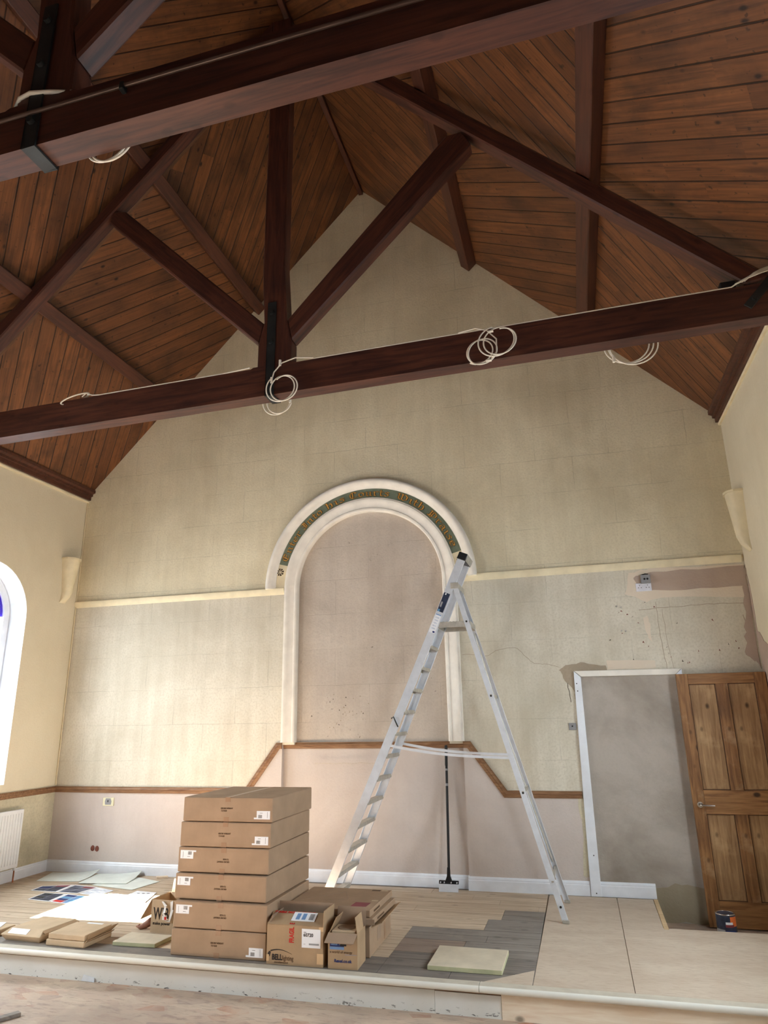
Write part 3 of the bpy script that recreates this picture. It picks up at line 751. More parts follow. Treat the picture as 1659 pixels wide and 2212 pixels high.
for sgx in (-1, 1):
    cx, cz = ACX + sgx * 1.113, 3.405
    b = MB(); b.prism([(cx + .047 * cos(2 * pi * k / 24), -.019, cz + .047 * sin(2 * pi * k / 24)) for k in range(24)], (0, .006, 0))
    rd = b.build('roundel', 'creammould', arch); b = MB()
    for k in range(8):
        a = 2 * pi * k / 8 + .2
        b.prism([(cx + .008 * cos(a), -.0205, cz + .008 * sin(a)), (cx + .045 * cos(a - .27), -.0205, cz + .045 * sin(a - .27)), (cx + .047 * cos(a), -.0205, cz + .047 * sin(a)), (cx + .045 * cos(a + .27), -.0205, cz + .045 * sin(a + .27))], (0, .003, 0))
    b.build('petals', 'darkbrown', rd)

# vent hoppers near the corners
def vent(loc_x, sg, yc, z0, z1, label):
    t = thing('vent_hopper', (loc_x, yc, z0), label, 'vent')
    n = 9; rings = []
    for i in range(n):
        f = i / (n - 1); z = z1 - (z1 - z0) * f
        hw = .115 - .065 * min(1, f * 1.25); d = .15 - .06 * f if f < .8 else .102 * (1 - ((f - .8) / .2) ** 1.3) + .006
        yo = yc - .03 * (max(0, f - .8) / .2)
        rings.append([(loc_x, yo - hw, z), (loc_x + sg * d * .55, yo - hw, z), (loc_x + sg * d * .9, yo - hw * .6, z), (loc_x + sg * d, yo, z), (loc_x + sg * d * .9, yo + hw * .6, z), (loc_x + sg * d * .55, yo + hw, z), (loc_x, yo + hw, z)])
    MB().sweep(rings).build('hopper', 'creammould', t, soft=50)
    b = MB(); top = [(p[0], p[1], p[2]) for p in rings[0]]
    out = [(loc_x + (p[0] - loc_x) * 1.09, yc + (p[1] - yc) * 1.08, p[2]) for p in top]
    b.sweep([out, [(p[0], p[1], p[2] + .022) for p in out]]); b.build('rim', 'creammould', t)
vent(XL, 1, -.24, 3.16, 3.72, 'cream tapered vent hopper on the left wall near the corner')
vent(XR, -1, -.30, 3.20, 3.80, 'cream tapered vent hopper on the right wall near the corner')

# radiator under the window
rad = thing('radiator', (XL, -1.4, .14), 'white ribbed panel radiator low on the left wall', 'radiator')
b = MB(); b.box(XL + .05, -2.2, .15, XL + .09, -.57, .75)
b.build('panel', 'radiator', rad, bevel=.006)
b = MB()
for i in range(40):
    y = -2.18 + i * .04; b.box(XL + .088, y + .008, .19, XL + .096, y + .03, .71)
b.build('rib', 'radiator', rad)
for y in (-.75, -2.0): MB().box(XL + .001, y - .02, .3, XL + .05, y + .02, .6).build('bracket', 'radiator', rad)
b = MB(); b.tube([(XL + .07, -.62, .2), (XL + .07, -.595, .17), (XL + .07, -.595, .0)], .008, 10); b.build('pipe', 'copper', rad)
b = MB(); b.tube([(XL + .07, -.595, .12), (XL + .07, -.595, .2)], .016, 12); b.build('valve', 'radiator', rad)

# electrical fittings
def plate(name, x0, z0, x1, z1, label, cat, mat, d=.012, y=0):
    t = thing(name, ((x0 + x1) / 2, y, (z0 + z1) / 2), label, cat)
    MB().box(x0, y - d, z0, x1, y, z1).build('plate', mat, t, bevel=.002); return t
t = plate('wall_socket', .37, .727, .517, .818, 'cream wall plate with a broken centre under the left rail', 'socket', 'socketcream')
MB().xz([(.405, .74), (.485, .74), (.49, .775), (.475, .81), (.41, .81), (.40, .775)], -.0135, -.012).build('faceplate_scar', 'greyplastic', t)
MB().box(.436, -.016, .768, .448, -.013, .79).build('switch_rocker', 'black', t)
for i, x in enumerate((.283, .343)):
    o = MB().lathe((0, 0, 0), [(.0, .012), (.02, .011), (.025, .0), (.025, -.004)], 18).build('wall_plug', 'clay')
    o.matrix_basis = Matrix.Translation((x, -.001, .262 - .004 * i)) @ Matrix.Rotation(pi / 2, 4, 'X') @ Matrix.Diagonal((1, 1.25, 1, 1))
    tag(o, ('left' if i == 0 else 'right') + ' of two reddish brown wall plugs above the left skirting', 'plug')
t = plate('double_socket', 6.664, 2.912, 6.82, 2.998, 'white double socket on the mauve patch high on the right', 'socket', 'socketwhite')
for x in (6.703, 6.781):
    for dx, dz, w_, h_ in ((0, .018, .006, .012), (-.014, -.008, .010, .006), (.014, -.008, .010, .006)): MB().box(x + dx - w_ / 2, -.0132, 2.958 + dz - h_ / 2, x + dx + w_ / 2, -.0115, 2.958 + dz + h_ / 2).build('pin_hole', 'ink', t)
    MB().box(x - .008, -.017, 2.978, x + .008, -.012, 2.99).build('switch_rocker', 'socketwhite', t)
t = plate('grey_junction_box', 6.722, 2.99, 6.815, 3.08, 'grey square box with two black holes above the double socket', 'box', 'greyplastic', .045)
for x in (6.756, 6.785):
    b = MB(); b.tube([(x, -.044, 3.035), (x, -.048, 3.035)], .011, 14); b.build('hole', 'black', t)
b = MB(); b.tube([(6.735, -.01, 3.085), (6.77, -.03, 3.09), (6.80, -.012, 3.088)], .006, 6); b.build('wire', 'black', t)
t = plate('wall_switch', 5.847, 1.525, 5.92, 1.593, 'small grey square switch box beside the white door frame', 'switch', 'greyplastic', .01)
b = MB(); b.tube([(5.882, -.009, 1.562), (5.882, -.0125, 1.562)], .008, 12); b.build('hole', 'black', t)

# door lining of the blocked doorway
o = MB().xz([(5.945, 2.112), (6.012, 2.05), (6.012, 0), (5.912, 0), (5.945, 2.112)][:4], -.03, .0).build('trim_10', 'whitegloss', bevel=.003); struct(o)
o = MB().xz([(5.949, 2.114), (6.998, 2.104), (6.935, 2.048), (6.014, 2.054)], -.03, .0).build('trim_11', 'whitemould', bevel=.003); struct(o)
o = MB().xz([(7.0, 2.104), (6.938, 2.048), (6.938, FL), (7.0, FL)], -.03, .0).build('trim_10', 'whitegloss', bevel=.003); struct(o)
b = MB()
for x, z in ((5.965, 1.985), (5.968, 1.91), (5.972, .36), (5.965, .03)): b.tube([(x, -.029, z), (x, -.0315, z)], .006, 8)
b.build('screw_hole', 'ink', o)

# stripped pine door, folded back against the wall
DX0, DX1, DZ0, DZ1, DY = 6.925, 7.735, -.185, 2.045, -.115
door = struct(MB().box(DX0, DY, DZ0, DX0 + .105, DY + .042, DZ1).build('door_1', 'pine', frame=((DX0, DY, DZ0), (0, 0, 1), (0, -1, 0)), bevel=.002))
def dpart(nm, x0, z0, x1, z1, mat, y0=DY, y1=DY + .042, vert=True, bv=.002):
    return MB().box(x0, y0, z0, x1, y1, z1).build(nm, mat, door, frame=((x0, y0, z0), (0, 0, 1) if vert else (1, 0, 0), (0, -1, 0)), bevel=bv)
dpart('stile', DX1 - .105, DZ0, DX1, DZ1, 'pine')
dpart('top_rail', DX0 + .106, DZ1 - .10, DX1 - .106, DZ1, 'pine', vert=False)
dpart('lock_rail', DX0 + .106, .76, DX1 - .106, .97, 'pine', vert=False)
dpart('bottom_rail', DX0 + .106, DZ0, DX1 - .106, .03, 'pine', vert=False)
mx0, mx1 = 7.275, 7.385
dpart('muntin', mx0, .97, mx1, DZ1 - .1, 'pine'); dpart('muntin', mx0, .03, mx1, .76, 'pine')
for (x0, x1) in ((DX0 + .105, mx0), (mx1, DX1 - .105)):
    for (z0, z1) in ((.03, .76), (.97, DZ1 - .1)):
        dpart('door_panel', x0, z0, x1, z1, 'pinepanel', DY + .016, DY + .03, bv=0)
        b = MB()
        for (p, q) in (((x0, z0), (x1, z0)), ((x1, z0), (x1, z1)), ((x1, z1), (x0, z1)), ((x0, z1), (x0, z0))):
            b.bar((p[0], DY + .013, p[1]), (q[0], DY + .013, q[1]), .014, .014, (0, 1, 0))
        b.build('bead', 'pineshade', door)  # dark bead colour paints the recess shadow around each panel
hd = MB().tube([(6.985, DY, .842), (6.985, DY - .008, .842)], .026, 24).build('handle', 'chrome', door)
MB().tube([(6.985, DY - .006, .842), (6.985, DY - .05, .842), (6.99, DY - .056, .842), (7.0, DY - .058, .842), (7.105, DY - .058, .838)], .0095, 12).build('lever', 'chrome', hd)

# ------------------------------------------------------------------ roof timbers
def truss(y0, label):
    th = .14; y1 = y0 + th
    t = thing('roof_truss', (APX, y0, 4.33), label, 'roof truss', 'dark king post roof trusses')
    zb = lambda x: 4.275 + .0145 * x
    b = MB().xz([(XL + .002, zb(XL)), (XR - .002, zb(XR)), (XR - .002, zb(XR) + .272), (3.9, zb(3.9) + .272), (3.875, zb(3.88) + .285), (3.5, zb(3.5) + .285), (3.475, zb(3.48) + .272), (XL + .002, zb(XL) + .272)], y0, y1)
    b.build('tie_beam', 'beam', t, frame=((2.0, y0, 4.33), (1, 0, .0145), (0, 0, 1)), bevel=.014)
    kp = [(3.535, 4.60), (3.848, 4.60), (3.848, 4.82), (3.80, 5.05), (3.775, 5.42), (3.762, 5.6), (3.762, 8.60), (3.555, 8.60), (3.553, 5.6), (3.56, 5.42), (3.585, 5.05), (3.535, 4.83)]
    MB().xz(kp, y0 + .002, y1 - .002).build('king_post', 'beam', t, frame=((3.66, y0, 4.6), (0, 0, 1), (0, -1, 0)), bevel=.01)
    pl = lambda x: 4.90 + 1.046 * x; prr = lambda x: 12.27 - .996 * x
    MB().xz([(-.25, pl(-.25)), (3.56, pl(3.56)), (3.56, pl(3.56) - .21), (-.06, pl(-.06) - .21)], y0 + .003, y1 - .003).build('principal_rafter', 'beam', t, frame=((0, y0, 4.9), (.69, 0, .72), (0, -1, 0)), bevel=.012)
    MB().xz([(7.6, prr(7.6)), (3.76, prr(3.76)), (3.76, prr(3.76) - .21), (7.42, prr(7.42) - .21)], y0 + .003, y1 - .003).build('principal_rafter', 'beam', t, frame=((7.6, y0, 4.9), (-.71, 0, .705), (0, -1, 0)), bevel=.012)
    MB().xz([(3.54, 4.835), (3.583, 5.035), (2.0, 6.62), (1.86, 6.64), (1.83, 6.52)], y0 + .006, y1 - .006).build('strut', 'beam', t, frame=((3.5, y0, 4.9), (-.7, 0, .7), (0, -1, 0)), bevel=.012)
    MB().xz([(3.846, 4.825), (3.802, 5.04), (5.28, 6.64), (5.42, 6.65), (5.50, 6.49)], y0 + .006, y1 - .006).build('strut', 'beam', t, frame=((3.8, y0, 4.9), (.69, 0, .72), (0, -1, 0)), bevel=.012)
    b = MB(); zz = zb(3.66)
    b.box(3.622, y0 - .010, zz - .012, 3.702, y0, 5.23); b.box(3.622, y0 - .010, zz - .012, 3.702, y1 + .01, zz - .001); b.box(3.622, y1, zz - .012, 3.702, y1 + .01, 5.0)
    st = b.build('strap', 'iron', t, bevel=.002)
    for z in (5.12, 4.83, 4.47):
        b = MB(); b.tube([(3.662, y0 - .010, z), (3.662, y0 - .030, z)], .020, 6); b.build('bolt', 'iron', st)
    b = MB(); b.bar((7.40, y0 - .006, 4.475), (7.70, y0 - .006, 4.80), .012, .06, (-.7, 0, .7))
    hs = b.build('heel_strap', 'iron', t, bevel=.002)
    b = MB(); b.tube([(7.452, y0 - .010, 4.53), (7.452, y0 - .028, 4.53)], .018, 6); b.build('bolt', 'iron', hs)
    return t
t2 = truss(-2.78, 'farther dark king post roof truss with white cable coils along its tie beam')
t1 = dup(t2, (APX, -5.53, 4.33), 'nearer dark king post roof truss with a conduit along its tie beam')

def purlin(side, s0, s1, dep, label):
    base, u, n, L = SL[side]; ring = lambda y: [base + u * s0 + Vector((0, y, 0)), base + u * s1 + Vector((0, y, 0)), base + u * s1 - n * dep + Vector((0, y, 0)), base + u * s0 - n * dep + Vector((0, y, 0))]
    o = MB().sweep([ring(-.002), ring(YEND + .3)]).build('purlin', 'purlin', frame=(base + u * s0, (0, -1, 0), n), bevel=.008)
    tag(o, label, 'purlin', 'purlins under the boarded roof')
purlin('L', 1.66, 1.81, .12, 'lower purlin under the left roof slope')
purlin('L', 3.47, 3.61, .12, 'upper purlin under the left roof slope')
purlin('R', 1.70, 1.85, .145, 'lower purlin under the right roof slope')
purlin('R', 3.58, 3.73, .145, 'upper purlin under the right roof slope')
o = MB().box(APX - .03, -.01, APZ - .09, APX + .03, YEND + .3, APZ - .02).build('ridge_board', 'purlin', frame=((APX, 0, APZ), (0, -1, 0), (0, 0, 1)), bevel=.005)
tag(o, 'narrow dark ridge board at the peak of the boarded roof', 'ridge board')
# conduit on the nearer tie beam
cdt = thing('conduit', (APX, -5.545, 4.52), 'thin dark conduit clipped along the front of the nearer tie beam', 'conduit')
MB().tube([(XL + .01, -5.545, 4.50), (3.5, -5.552, 4.51), (XR - .01, -5.545, 4.575)], .011, 8).build('pipe', 'conduit', cdt)
for x in (.9, 2.4, 4.17, 5.9, 7.2):
    z = 4.51 + max(0, x - 3.5) * .0153
    MB().box(x - .012, -5.565, z - .03, x + .012, -5.53, z + .016).build('clip', 'iron', cdt, bevel=.004)

# white cables and coils
CR = .0058
def coil_pts(cx, cz, y, r, turns, phase=0, jit=.018, asp=1, tilt=0):
    pts = []; n = int(40 * turns); 
    for i in range(n + 1):
        a = 2 * pi * i / 40 + phase; k = i / 40
        rr = r * (1 + jit * 4 * sin(k * 2.1 + phase)); ox = r * 13 * jit * (k - turns / 2)
        x, z = rr * cos(a) * asp, rr * sin(a)
        pts.append((cx + ox + x * cos(tilt) - z * sin(tilt), y - .006 * k, cz - r * 4 * jit * (k - turns / 2) + x * sin(tilt) + z * cos(tilt)))
    return pts
def cable(name, tubes, label, cat, parts=()):
    b = MB()
    for p in tubes: b.tube(p, CR, 8)
    o = b.build(name, 'cable'); tag(o, label, cat, None)
    return o
zt = lambda x: 4.275 + .0145 * x + .272
run = [(x, -2.775, zt(x) + .008) for x in (1.95, 2.6, 3.2)] + [(3.47, -2.79, zt(3.47) + .012)]
cable('cable', [run], 'white cable running along the left half of the farther tie beam', 'cable')
run = [(x, -2.775, zt(x) + .008) for x in (4.06, 4.8, 5.4, 5.78, 6.4, 7.2, 7.32)] + [(7.38, -2.80, zt(7.38) + .03), (7.5, -2.82, zt(7.5) + .07), (7.62, -2.80, zt(7.62) + .12)]
cable('cable', [run], 'white cable running along the right half of the farther tie beam', 'cable')
def tie(o, x, y, z, horizontal=False):
    b = MB(); d = (.022, 0, 0) if horizontal else (0, 0, .026)
    b.tube([(x - d[0], y, z - d[2]), (x + d[0], y, z + d[2])], .011, 8); b.build('cable_tie', 'cable', o)
G_ = 'white cable coils on the roof trusses'
o = cable('cable_coil', [coil_pts(3.795, 4.355, -2.808, .122, 2, 2.3), [(4.06, -2.785, zt(4) + .01), (3.9, -2.80, zt(3.9) + .03), (3.78, -2.806, 4.60), (3.71, -2.808, 4.52), (3.69, -2.81, 4.44)]],
          'white coil hanging beside the king post of the farther truss', 'cable coil'); o['group'] = G_; tie(o, 3.692, -2.812, 4.445); tie(o, 3.765, -2.81, 4.60)
o = cable('cable_coil', [coil_pts(3.66, 4.345, -2.60, .115, 1.9, .4, .02)], 'white coil hanging behind the beam under the king post', 'cable coil'); o['group'] = G_; tie(o, 3.78, -2.61, 4.345)
o = cable('cable_coil', [coil_pts(5.475, 4.418, -2.806, .108, 2, 3.6, .018, 1.08, .5), [(5.3, -2.785, zt(5.3) + .01), (5.44, -2.80, zt(5.44) + .015), (5.53, -2.812, 4.60), (5.60, -2.814, 4.51), (5.595, -2.814, 4.40), (5.54, -2.814, 4.33)]],
          'white coil of three overlapping loops, left of the pair at mid beam', 'cable coil'); o['group'] = G_; tie(o, 5.53, -2.815, 4.332, True)
o = cable('cable_coil', [coil_pts(5.615, 4.478, -2.826, .118, 2, 1.2, .018, 1.1, .5)], 'white coil overlapping another at mid beam, the right one', 'cable coil'); o['group'] = G_; tie(o, 5.56, -2.83, 4.575, True)
o = cable('cable_coil', [coil_pts(6.60, 4.40, -2.60, .155, 2.6, pi, .012, 1.05)], 'large white coil drooping behind the right end of the beam', 'cable coil'); o['group'] = G_; tie(o, 6.465, -2.61, 4.30)
b = MB(); pts = []
for k in range(81):
    a = 2 * pi * k / 40 + .4; pts.append((1.69 + .14 * cos(a) + .01 * sin(k / 9), -2.79 + .07 * sin(a), 4.568 + .035 * cos(a) + .02 * sin(a) + .004 * k / 40))
b.tube(pts, CR, 8); b.tube([(1.83, -2.79, 4.60), (1.88, -2.785, 4.585), (1.95, -2.775, zt(1.95) + .008)], CR, 8); b.tube([(1.78, -2.80, 4.575), (1.83, -2.80, 4.615)], CR, 8)
o = tag(b.build('cable_coil', 'cable'), 'flattened white coil lying on the left end of the farther beam', 'cable coil', G_)
o = cable('cable_coil', [coil_pts(3.985, 4.42, -5.365, .118, 2.0, pi + .3, .016, 1)], 'white coil drooping behind the nearer tie beam', 'cable coil'); o['group'] = G_; tie(o, 3.87, -5.37, 4.42)
b = MB(); b.tube([(3.42, -5.49, 4.605), (3.50, -5.50, 4.62), (3.56, -5.535, 4.648), (3.63, -5.545, 4.652), (3.74, -5.535, 4.636), (3.9, -5.50, 4.62), (4.3, -5.48, 4.62)], .011, 8)
tag(b.build('cable', 'cable'), 'white cable hump over the strap of the nearer tie beam', 'cable')
b = MB()
for k in range(4): b.tube([(7.34 + .02 * k, -2.80 - .008 * k, zt(7.34) + .012), (7.43 + .012 * k, -2.83, zt(7.43) + .03 + .01 * k), (7.52, -2.83 + .006 * k, zt(7.5) + .055 + .012 * k), (7.68, -2.80 + .01 * k, zt(7.68) + .10 + .018 * k)], CR, 8)
o = tag(b.build('cable_bundle', 'cable'), 'bunched white cables tied at the right end of the farther beam', 'cable'); tie(o, 7.60, -2.815, zt(7.6) + .10)
o = MB().box(7.25, -2.775, zt(7.3) + .001, 7.355, -2.715, zt(7.3) + .066).build('junction_box', 'black', bevel=.006)
tag(o, 'small black junction box on top of the farther tie beam', 'junction box')

# ------------------------------------------------------------------ ladder
lad = thing('step_ladder', (4.6, -.65, 0), 'tall aluminium platform step ladder standing open before the niche', 'ladder')
yn = lambda z: -.99 + .055 * z
yf = lambda z: -.31 - .055 * z
xs = lambda z: 3.505 + .445 * z
xr = lambda z: 5.694 - .2826 * z
def channel(b, p, q, wid, sd, web=.004, fl=.028):
    """U section: web faces side sd (y sign), flanges point inward"""
    p, q = Vector(p), Vector(q); d = (q - p).normalized(); side = Vector((0, sd, 0)); side = (side - d * side.dot(d)).normalized(); u = d.cross(side)
    a, e = u * wid / 2, -side * fl; tt = u * web; ww = -side * web
    sec = [-a, a, a + e, a + e - tt, a - tt + ww, -a + tt + ww, -a + tt + e, -a + e]
    b.sweep([[p + v for v in sec], [q + v for v in sec]])
for sd, yy, nm in ((-1, yn, 'near'), (1, yf, 'far')):
    b = MB(); z0, z1 = .02, 3.235; channel(b, (xs(z0), yy(z0), z0), (xs(z1), yy(z1), z1), .080, sd)
    b.build('stile', 'alu', lad)
    b = MB(); z0, z1 = .02, 2.96; channel(b, (xr(z0), yy(z0), z0), (xr(z1), yy(z1), z1), .050, sd, .004, .024)
    b.build('rear_leg', 'alu', lad)
    for X, wd in ((xs, .09), (xr, .058)):
        b = MB(); b.box(X(0) - wd / 2, yy(0) - .016, 0, X(0) + wd / 2, yy(0) + .016, .026); b.build('foot', 'alu_dull', lad, bevel=.004)
    for z in (2.58, 1.86, 1.01, .12):
        MB().tube([(xr(z), yy(z) + sd * .001, z), (xr(z), yy(z) + sd * .004, z)], .010, 10).build('rivet', 'iron', lad)
    b = MB(); n = 10; pts = []
    for i in range(n + 1):
        f = i / n; x = 4.17 + (5.325 - 4.17) * f; z = 1.42 + (1.305 - 1.42) * f - .035 * sin(pi * f) * (1 - f * .4); pts.append((x, (yy(1.36) - sd * .012), z))
    for p, q in zip(pts, pts[1:]): b.bar(p, q, .012, .024)
    b.build('spreader_bar', 'alu', lad)
for k in range(12):
    z = .08 + .2068 * k; x = xs(z); b = MB(); ya, yb = yn(z) + .004, yf(z) - .004
    b.prism([(x - .042, ya, z - .004), (x + .042, ya, z + .004), (x + .042, ya, z + .012), (x - .042, ya, z + .004)], (0, yb - ya, 0))
    b.prism([(x - .042, ya, z - .0042), (x - .039, ya, z - .004), (x - .039, ya, z - .030), (x - .042, ya, z - .030)], (0, yb - ya, 0))
    b.prism([(x + .039, ya, z + .0035), (x + .042, ya, z + .0038), (x + .042, ya, z - .022), (x + .039, ya, z - .022)], (0, yb - ya, 0))
    b.build('tread', 'alu_dull', lad)
b = MB(); z = 2.56; b.box(4.672, yn(z) + .006, z + .018, 5.0, yf(z) - .006, z + .026)
for (xa, xb, ya, yb) in ((4.672, 5.0, yn(z) + .006, yn(z) + .010), (4.672, 5.0, yf(z) - .010, yf(z) - .006), (4.672, 4.676, yn(z) + .011, yf(z) - .011), (4.996, 5.0, yn(z) + .011, yf(z) - .011)): b.box(xa, ya, z - .03, xb, yb, z + .0178)
for k in range(9): b.box(4.69 + k * .034, yn(z) + .01, z + .026, 4.704 + k * .034, yf(z) - .01, z + .030)
b.build('platform', 'alu_dull', lad)
b = MB(); z = 2.92; b.box(xr(z) - .05, yn(z) - .006, z + .0, xr(z) + .03, yn(z) + .004, z + .06); b.box(xr(z) - .05, yf(z) - .004, z, xr(z) + .03, yf(z) + .006, z + .06); b.box(xr(z) + .026, yn(z) - .006, z + .0, xr(z) + .034, yf(z) + .006, z + .05)
b.build('hinge_bracket', 'alu_dull', lad, bevel=.003)
for z, hh in ((1.86, .03), (1.01, .03), (.30, .03)): MB().bar((xr(z), yn(z), z), (xr(z), yf(z), z), .02, hh).build('cross_brace', 'alu_dull', lad)
b = MB(); 
for (za, ya, zb_, yb_) in ((2.5, yn(2.5), .35, yf(.35)), (2.5, yf(2.5), .35, yn(.35))): b.bar((xr(za), ya * .97 - .02, za), (xr(zb_), yb_ * .97 - .02, zb_), .006, .012)
b.build('diagonal_brace', 'alu_dull', lad)
z = 3.235
dv = Vector((.4066, 0, .9136)); ux = Vector((.9136, 0, -.4066))
def capb(b, yy0, yy1, l0, l1, w0, w1):
    o = Vector((xs(z), 0, z)); P = lambda l, w_, y: tuple(o + dv * l + ux * w_ + Vector((0, y, 0)))
    b.add([P(l0, w0, yy0), P(l0, w1, yy0), P(l0, w1, yy1), P(l0, w0, yy1), P(l1, w0, yy0), P(l1, w1, yy0), P(l1, w1, yy1), P(l1, w0, yy1)],
          [(3, 2, 1, 0), (4, 5, 6, 7), (0, 1, 5, 4), (1, 2, 6, 5), (2, 3, 7, 6), (3, 0, 4, 7)])
b = MB(); capb(b, yn(z) - .008, yf(z) + .008, -.02, .055, -.046, .046); tc = b.build('top_cap', 'black', lad, bevel=.004)
b = MB(); capb(b, yn(z) - .002, yf(z) + .002, -.015, .050, .046, .052); b.build('cap_face', 'alu_dull', tc)
def sticker(l0, l1, mat, name='sticker', w0=-.033, w1=.030, dy=.0025, par=lad):
    b = MB(); o = lambda zz: Vector((xs(zz), yn(zz) - dy, zz))
    A, B = o(l0), o(l1); b.prism([A + ux * w0, A + ux * w1, B + ux * w1, B + ux * w0], (0, .0015, 0)); return b.build(name, mat, par)
st = sticker(2.69, 2.875, 'chart_dark'); st['label'] = 'dark blue sticker'
sticker(2.69, 2.712, 'teal', 'sticker_logo', -.028, -.008, .0035, st); sticker(2.735, 2.785, 'greyplastic', 'sticker_panel', -.026, -.008, .0035, st); sticker(2.855, 2.872, 'paper', 'sticker_panel', -.018, -.006, .0035, st)
st = sticker(2.485, 2.665, 'paper'); st['label'] = 'white instruction sticker'
sticker(2.655, 2.664, 'sky', 'sticker_print', -.030, .027, .0035, st); sticker(2.49, 2.505, 'navy', 'sticker_print', .004, .026, .0035, st)
for k in range(5): sticker(2.52 + k * .026, 2.534 + k * .026, 'chart_pale', 'sticker_print', -.022, .018, .0035, st)
b = MB(); zc = 1.62; b.tube([(xs(zc) - .035, yn(zc) - .004, zc + .05), (xs(zc) - .01, yn(zc) - .02, zc + .065), (xs(zc) + .015, yn(zc) - .02, zc + .01), (xs(zc) + .03, yn(zc) - .004, zc - .03)], .006, 8); b.build('hook', 'iron', lad)

# floor scraper leaning on the niche wall
scr = thing('floor_scraper', (4.545, -.10, 0), 'long handled floor scraper with a wide steel blade leaning in the niche', 'scraper')
b = MB(); b.prism([(4.446, -.135, .004), (4.643, -.135, .004), (4.643, -.105, .085), (4.446, -.105, .085)], (0, .003, .001)); b.build('blade', 'alu', scr)
b = MB(); b.prism([(4.445, -.112, .070), (4.645, -.112, .070), (4.645, -.105, .098), (4.445, -.105, .098)], (0, .014, .004)); cl = b.build('clamp', 'black', scr, bevel=.002)
for x in (4.462, 4.50, 4.57, 4.628): MB().tube([(x, -.105, .086), (x, -.117, .083)], .006, 8).build('bolt', 'alu', cl)
b = MB(); pts = [(4.545 + sx * wv, yy + dy_, zz) for sx, wv, yy, dy_, zz in ()]
b.sweep([[(4.545 - w_, y - .010, z), (4.545 + w_, y - .010, z), (4.545 + w_, y + .010, z), (4.545 - w_, y + .010, z)] for w_, y, z in ((.036, -.102, .095), (.018, -.095, .14), (.014, -.085, .22))]); b.build('socket', 'black', scr, bevel=.003)
py = lambda z: -.09 + .105 * (z / 1.39)
MB().tube([(4.545, py(.2), .2), (4.548, py(.8), .8), (4.551, py(1.384), 1.384)], .0135, 14).build('pole', 'black', scr)
for z0, z1 in ((.98, 1.005), (1.13, 1.15)): MB().tube([(4.549, py(z0), z0), (4.549, py(z1), z1)], .0142, 14).build('ring', 'greyplastic', scr)
MB().tube([(4.549, py(1.18), 1.18), (4.551, py(1.37), 1.37)], .0155, 14).build('grip', 'iron', scr)

# ------------------------------------------------------------------ boxes
BW, BD, BH = .772, .857, .177
def carton(name, w_, d_, h_, loc, rz, label, cat, mat, group=None, bulge=.004):
    t = thing(name, loc, label, cat, group, rz); return t
def local_box(root, nm, x0, y0, z0, x1, y1, z1, mat, bevel=.004, par=None):
    """parts given in the thing's own frame"""
    b = MB().box(x0, y0, z0, x1, y1, z1); me_o = b.build(nm, mat, None, bevel=bevel)
    me_o.parent = par or root
    if par is not None: me_o.matrix_basis = par.matrix_basis.inverted()
    return me_o
def ltext(root, nm, st, size, o, mat, xd=(1, 0, 0), yd=(0, 0, 1), par=None, **kw):
    ob = text(nm, st, size, o, xd, yd, mat, None, **kw); mb = ob.matrix_basis.copy(); ob.parent = par or root
    ob.matrix_basis = mb; return ob
GB = 'stack of long brown cartons'
def flat_box(loc, rz, label):
    t = thing('cardboard_box', loc, label, 'box', GB, rz)
    body = local_box(t, 'body', 0, 0, 0, BW, BD, BH, 'card', .005)
    e = .0012
    local_box(t, 'tape', BW * .475, -e, BH * .82, BW * .53, BD * .98, BH + e, 'tape', 0)
    local_box(t, 'tape', BW * .465, -e, -e * .5, BW * .52, .03, BH * .19, 'tape', 0)
    lb = local_box(t, 'label', BW * .83, -.0022, .022, BW * .975, 0, .082, 'paper', 0)
    local_box(t, 'label', BW * .80, -.0018, .022, BW * .835, 0, .034, 'paper', 0)
    for k in range(6): local_box(t, 'barcode', BW * (.85 + .007 * k), -.003, .030, BW * (.853 + .007 * k), -.001, .054, 'ink', 0)
    local_box(t, 'label_print', BW * .945, -.003, .032, BW * .947, -.001, .076, 'ink', 0)
    local_box(t, 'label_print', BW * .865, -.003, .066, BW * .895, -.001, .068, 'ink', 0)
    ltext(t, 'printed_words', 'GROSS WEIGHT', .0148, (BW * .425, -.0008, .092), 'inkbrown', bold=.0006)
    ltext(t, 'printed_words', '7.3 KGS', .0148, (BW * .432, -.0008, .074), 'inkbrown', bold=.0006)
    local_box(t, 'seam', 0.002, -.0006, BH * .11, BW - .002, .001, BH * .118, 'tape', 0)
    return t
stack = [(2.818, -2.317, .007), (2.809, -2.324, .016), (2.802, -2.324, .005), (2.802, -2.344, -.011), (2.832, -2.392, .005), (2.829, -2.399, .012)]
SL_ = ['top carton of the six high brown stack', 'second carton from the top of the six high brown stack', 'third carton from the top of the six high brown stack',
      'fourth carton from the top of the six high brown stack, label upside down', 'fifth carton from the top of the tall stack, just above the bottom one', 'bottom carton of the six high brown stack, on the platform']
proto = None
for i in range(5, -1, -1):
    x, y, rz = stack[i]; z = (5 - i) * (BH + .006); flip = i in (2, 3, 4)
    if proto is None: proto = flat_box((x, y, z), rz, SL_[i]); continue
    rot = Matrix.Rotation(rz, 4, 'Z')
    if flip: rot = rot @ Matrix.Translation((BW, 0, BH)) @ Matrix.Rotation(pi, 4, 'Y')
    dup(proto, (x, y, z), SL_[i], rot)

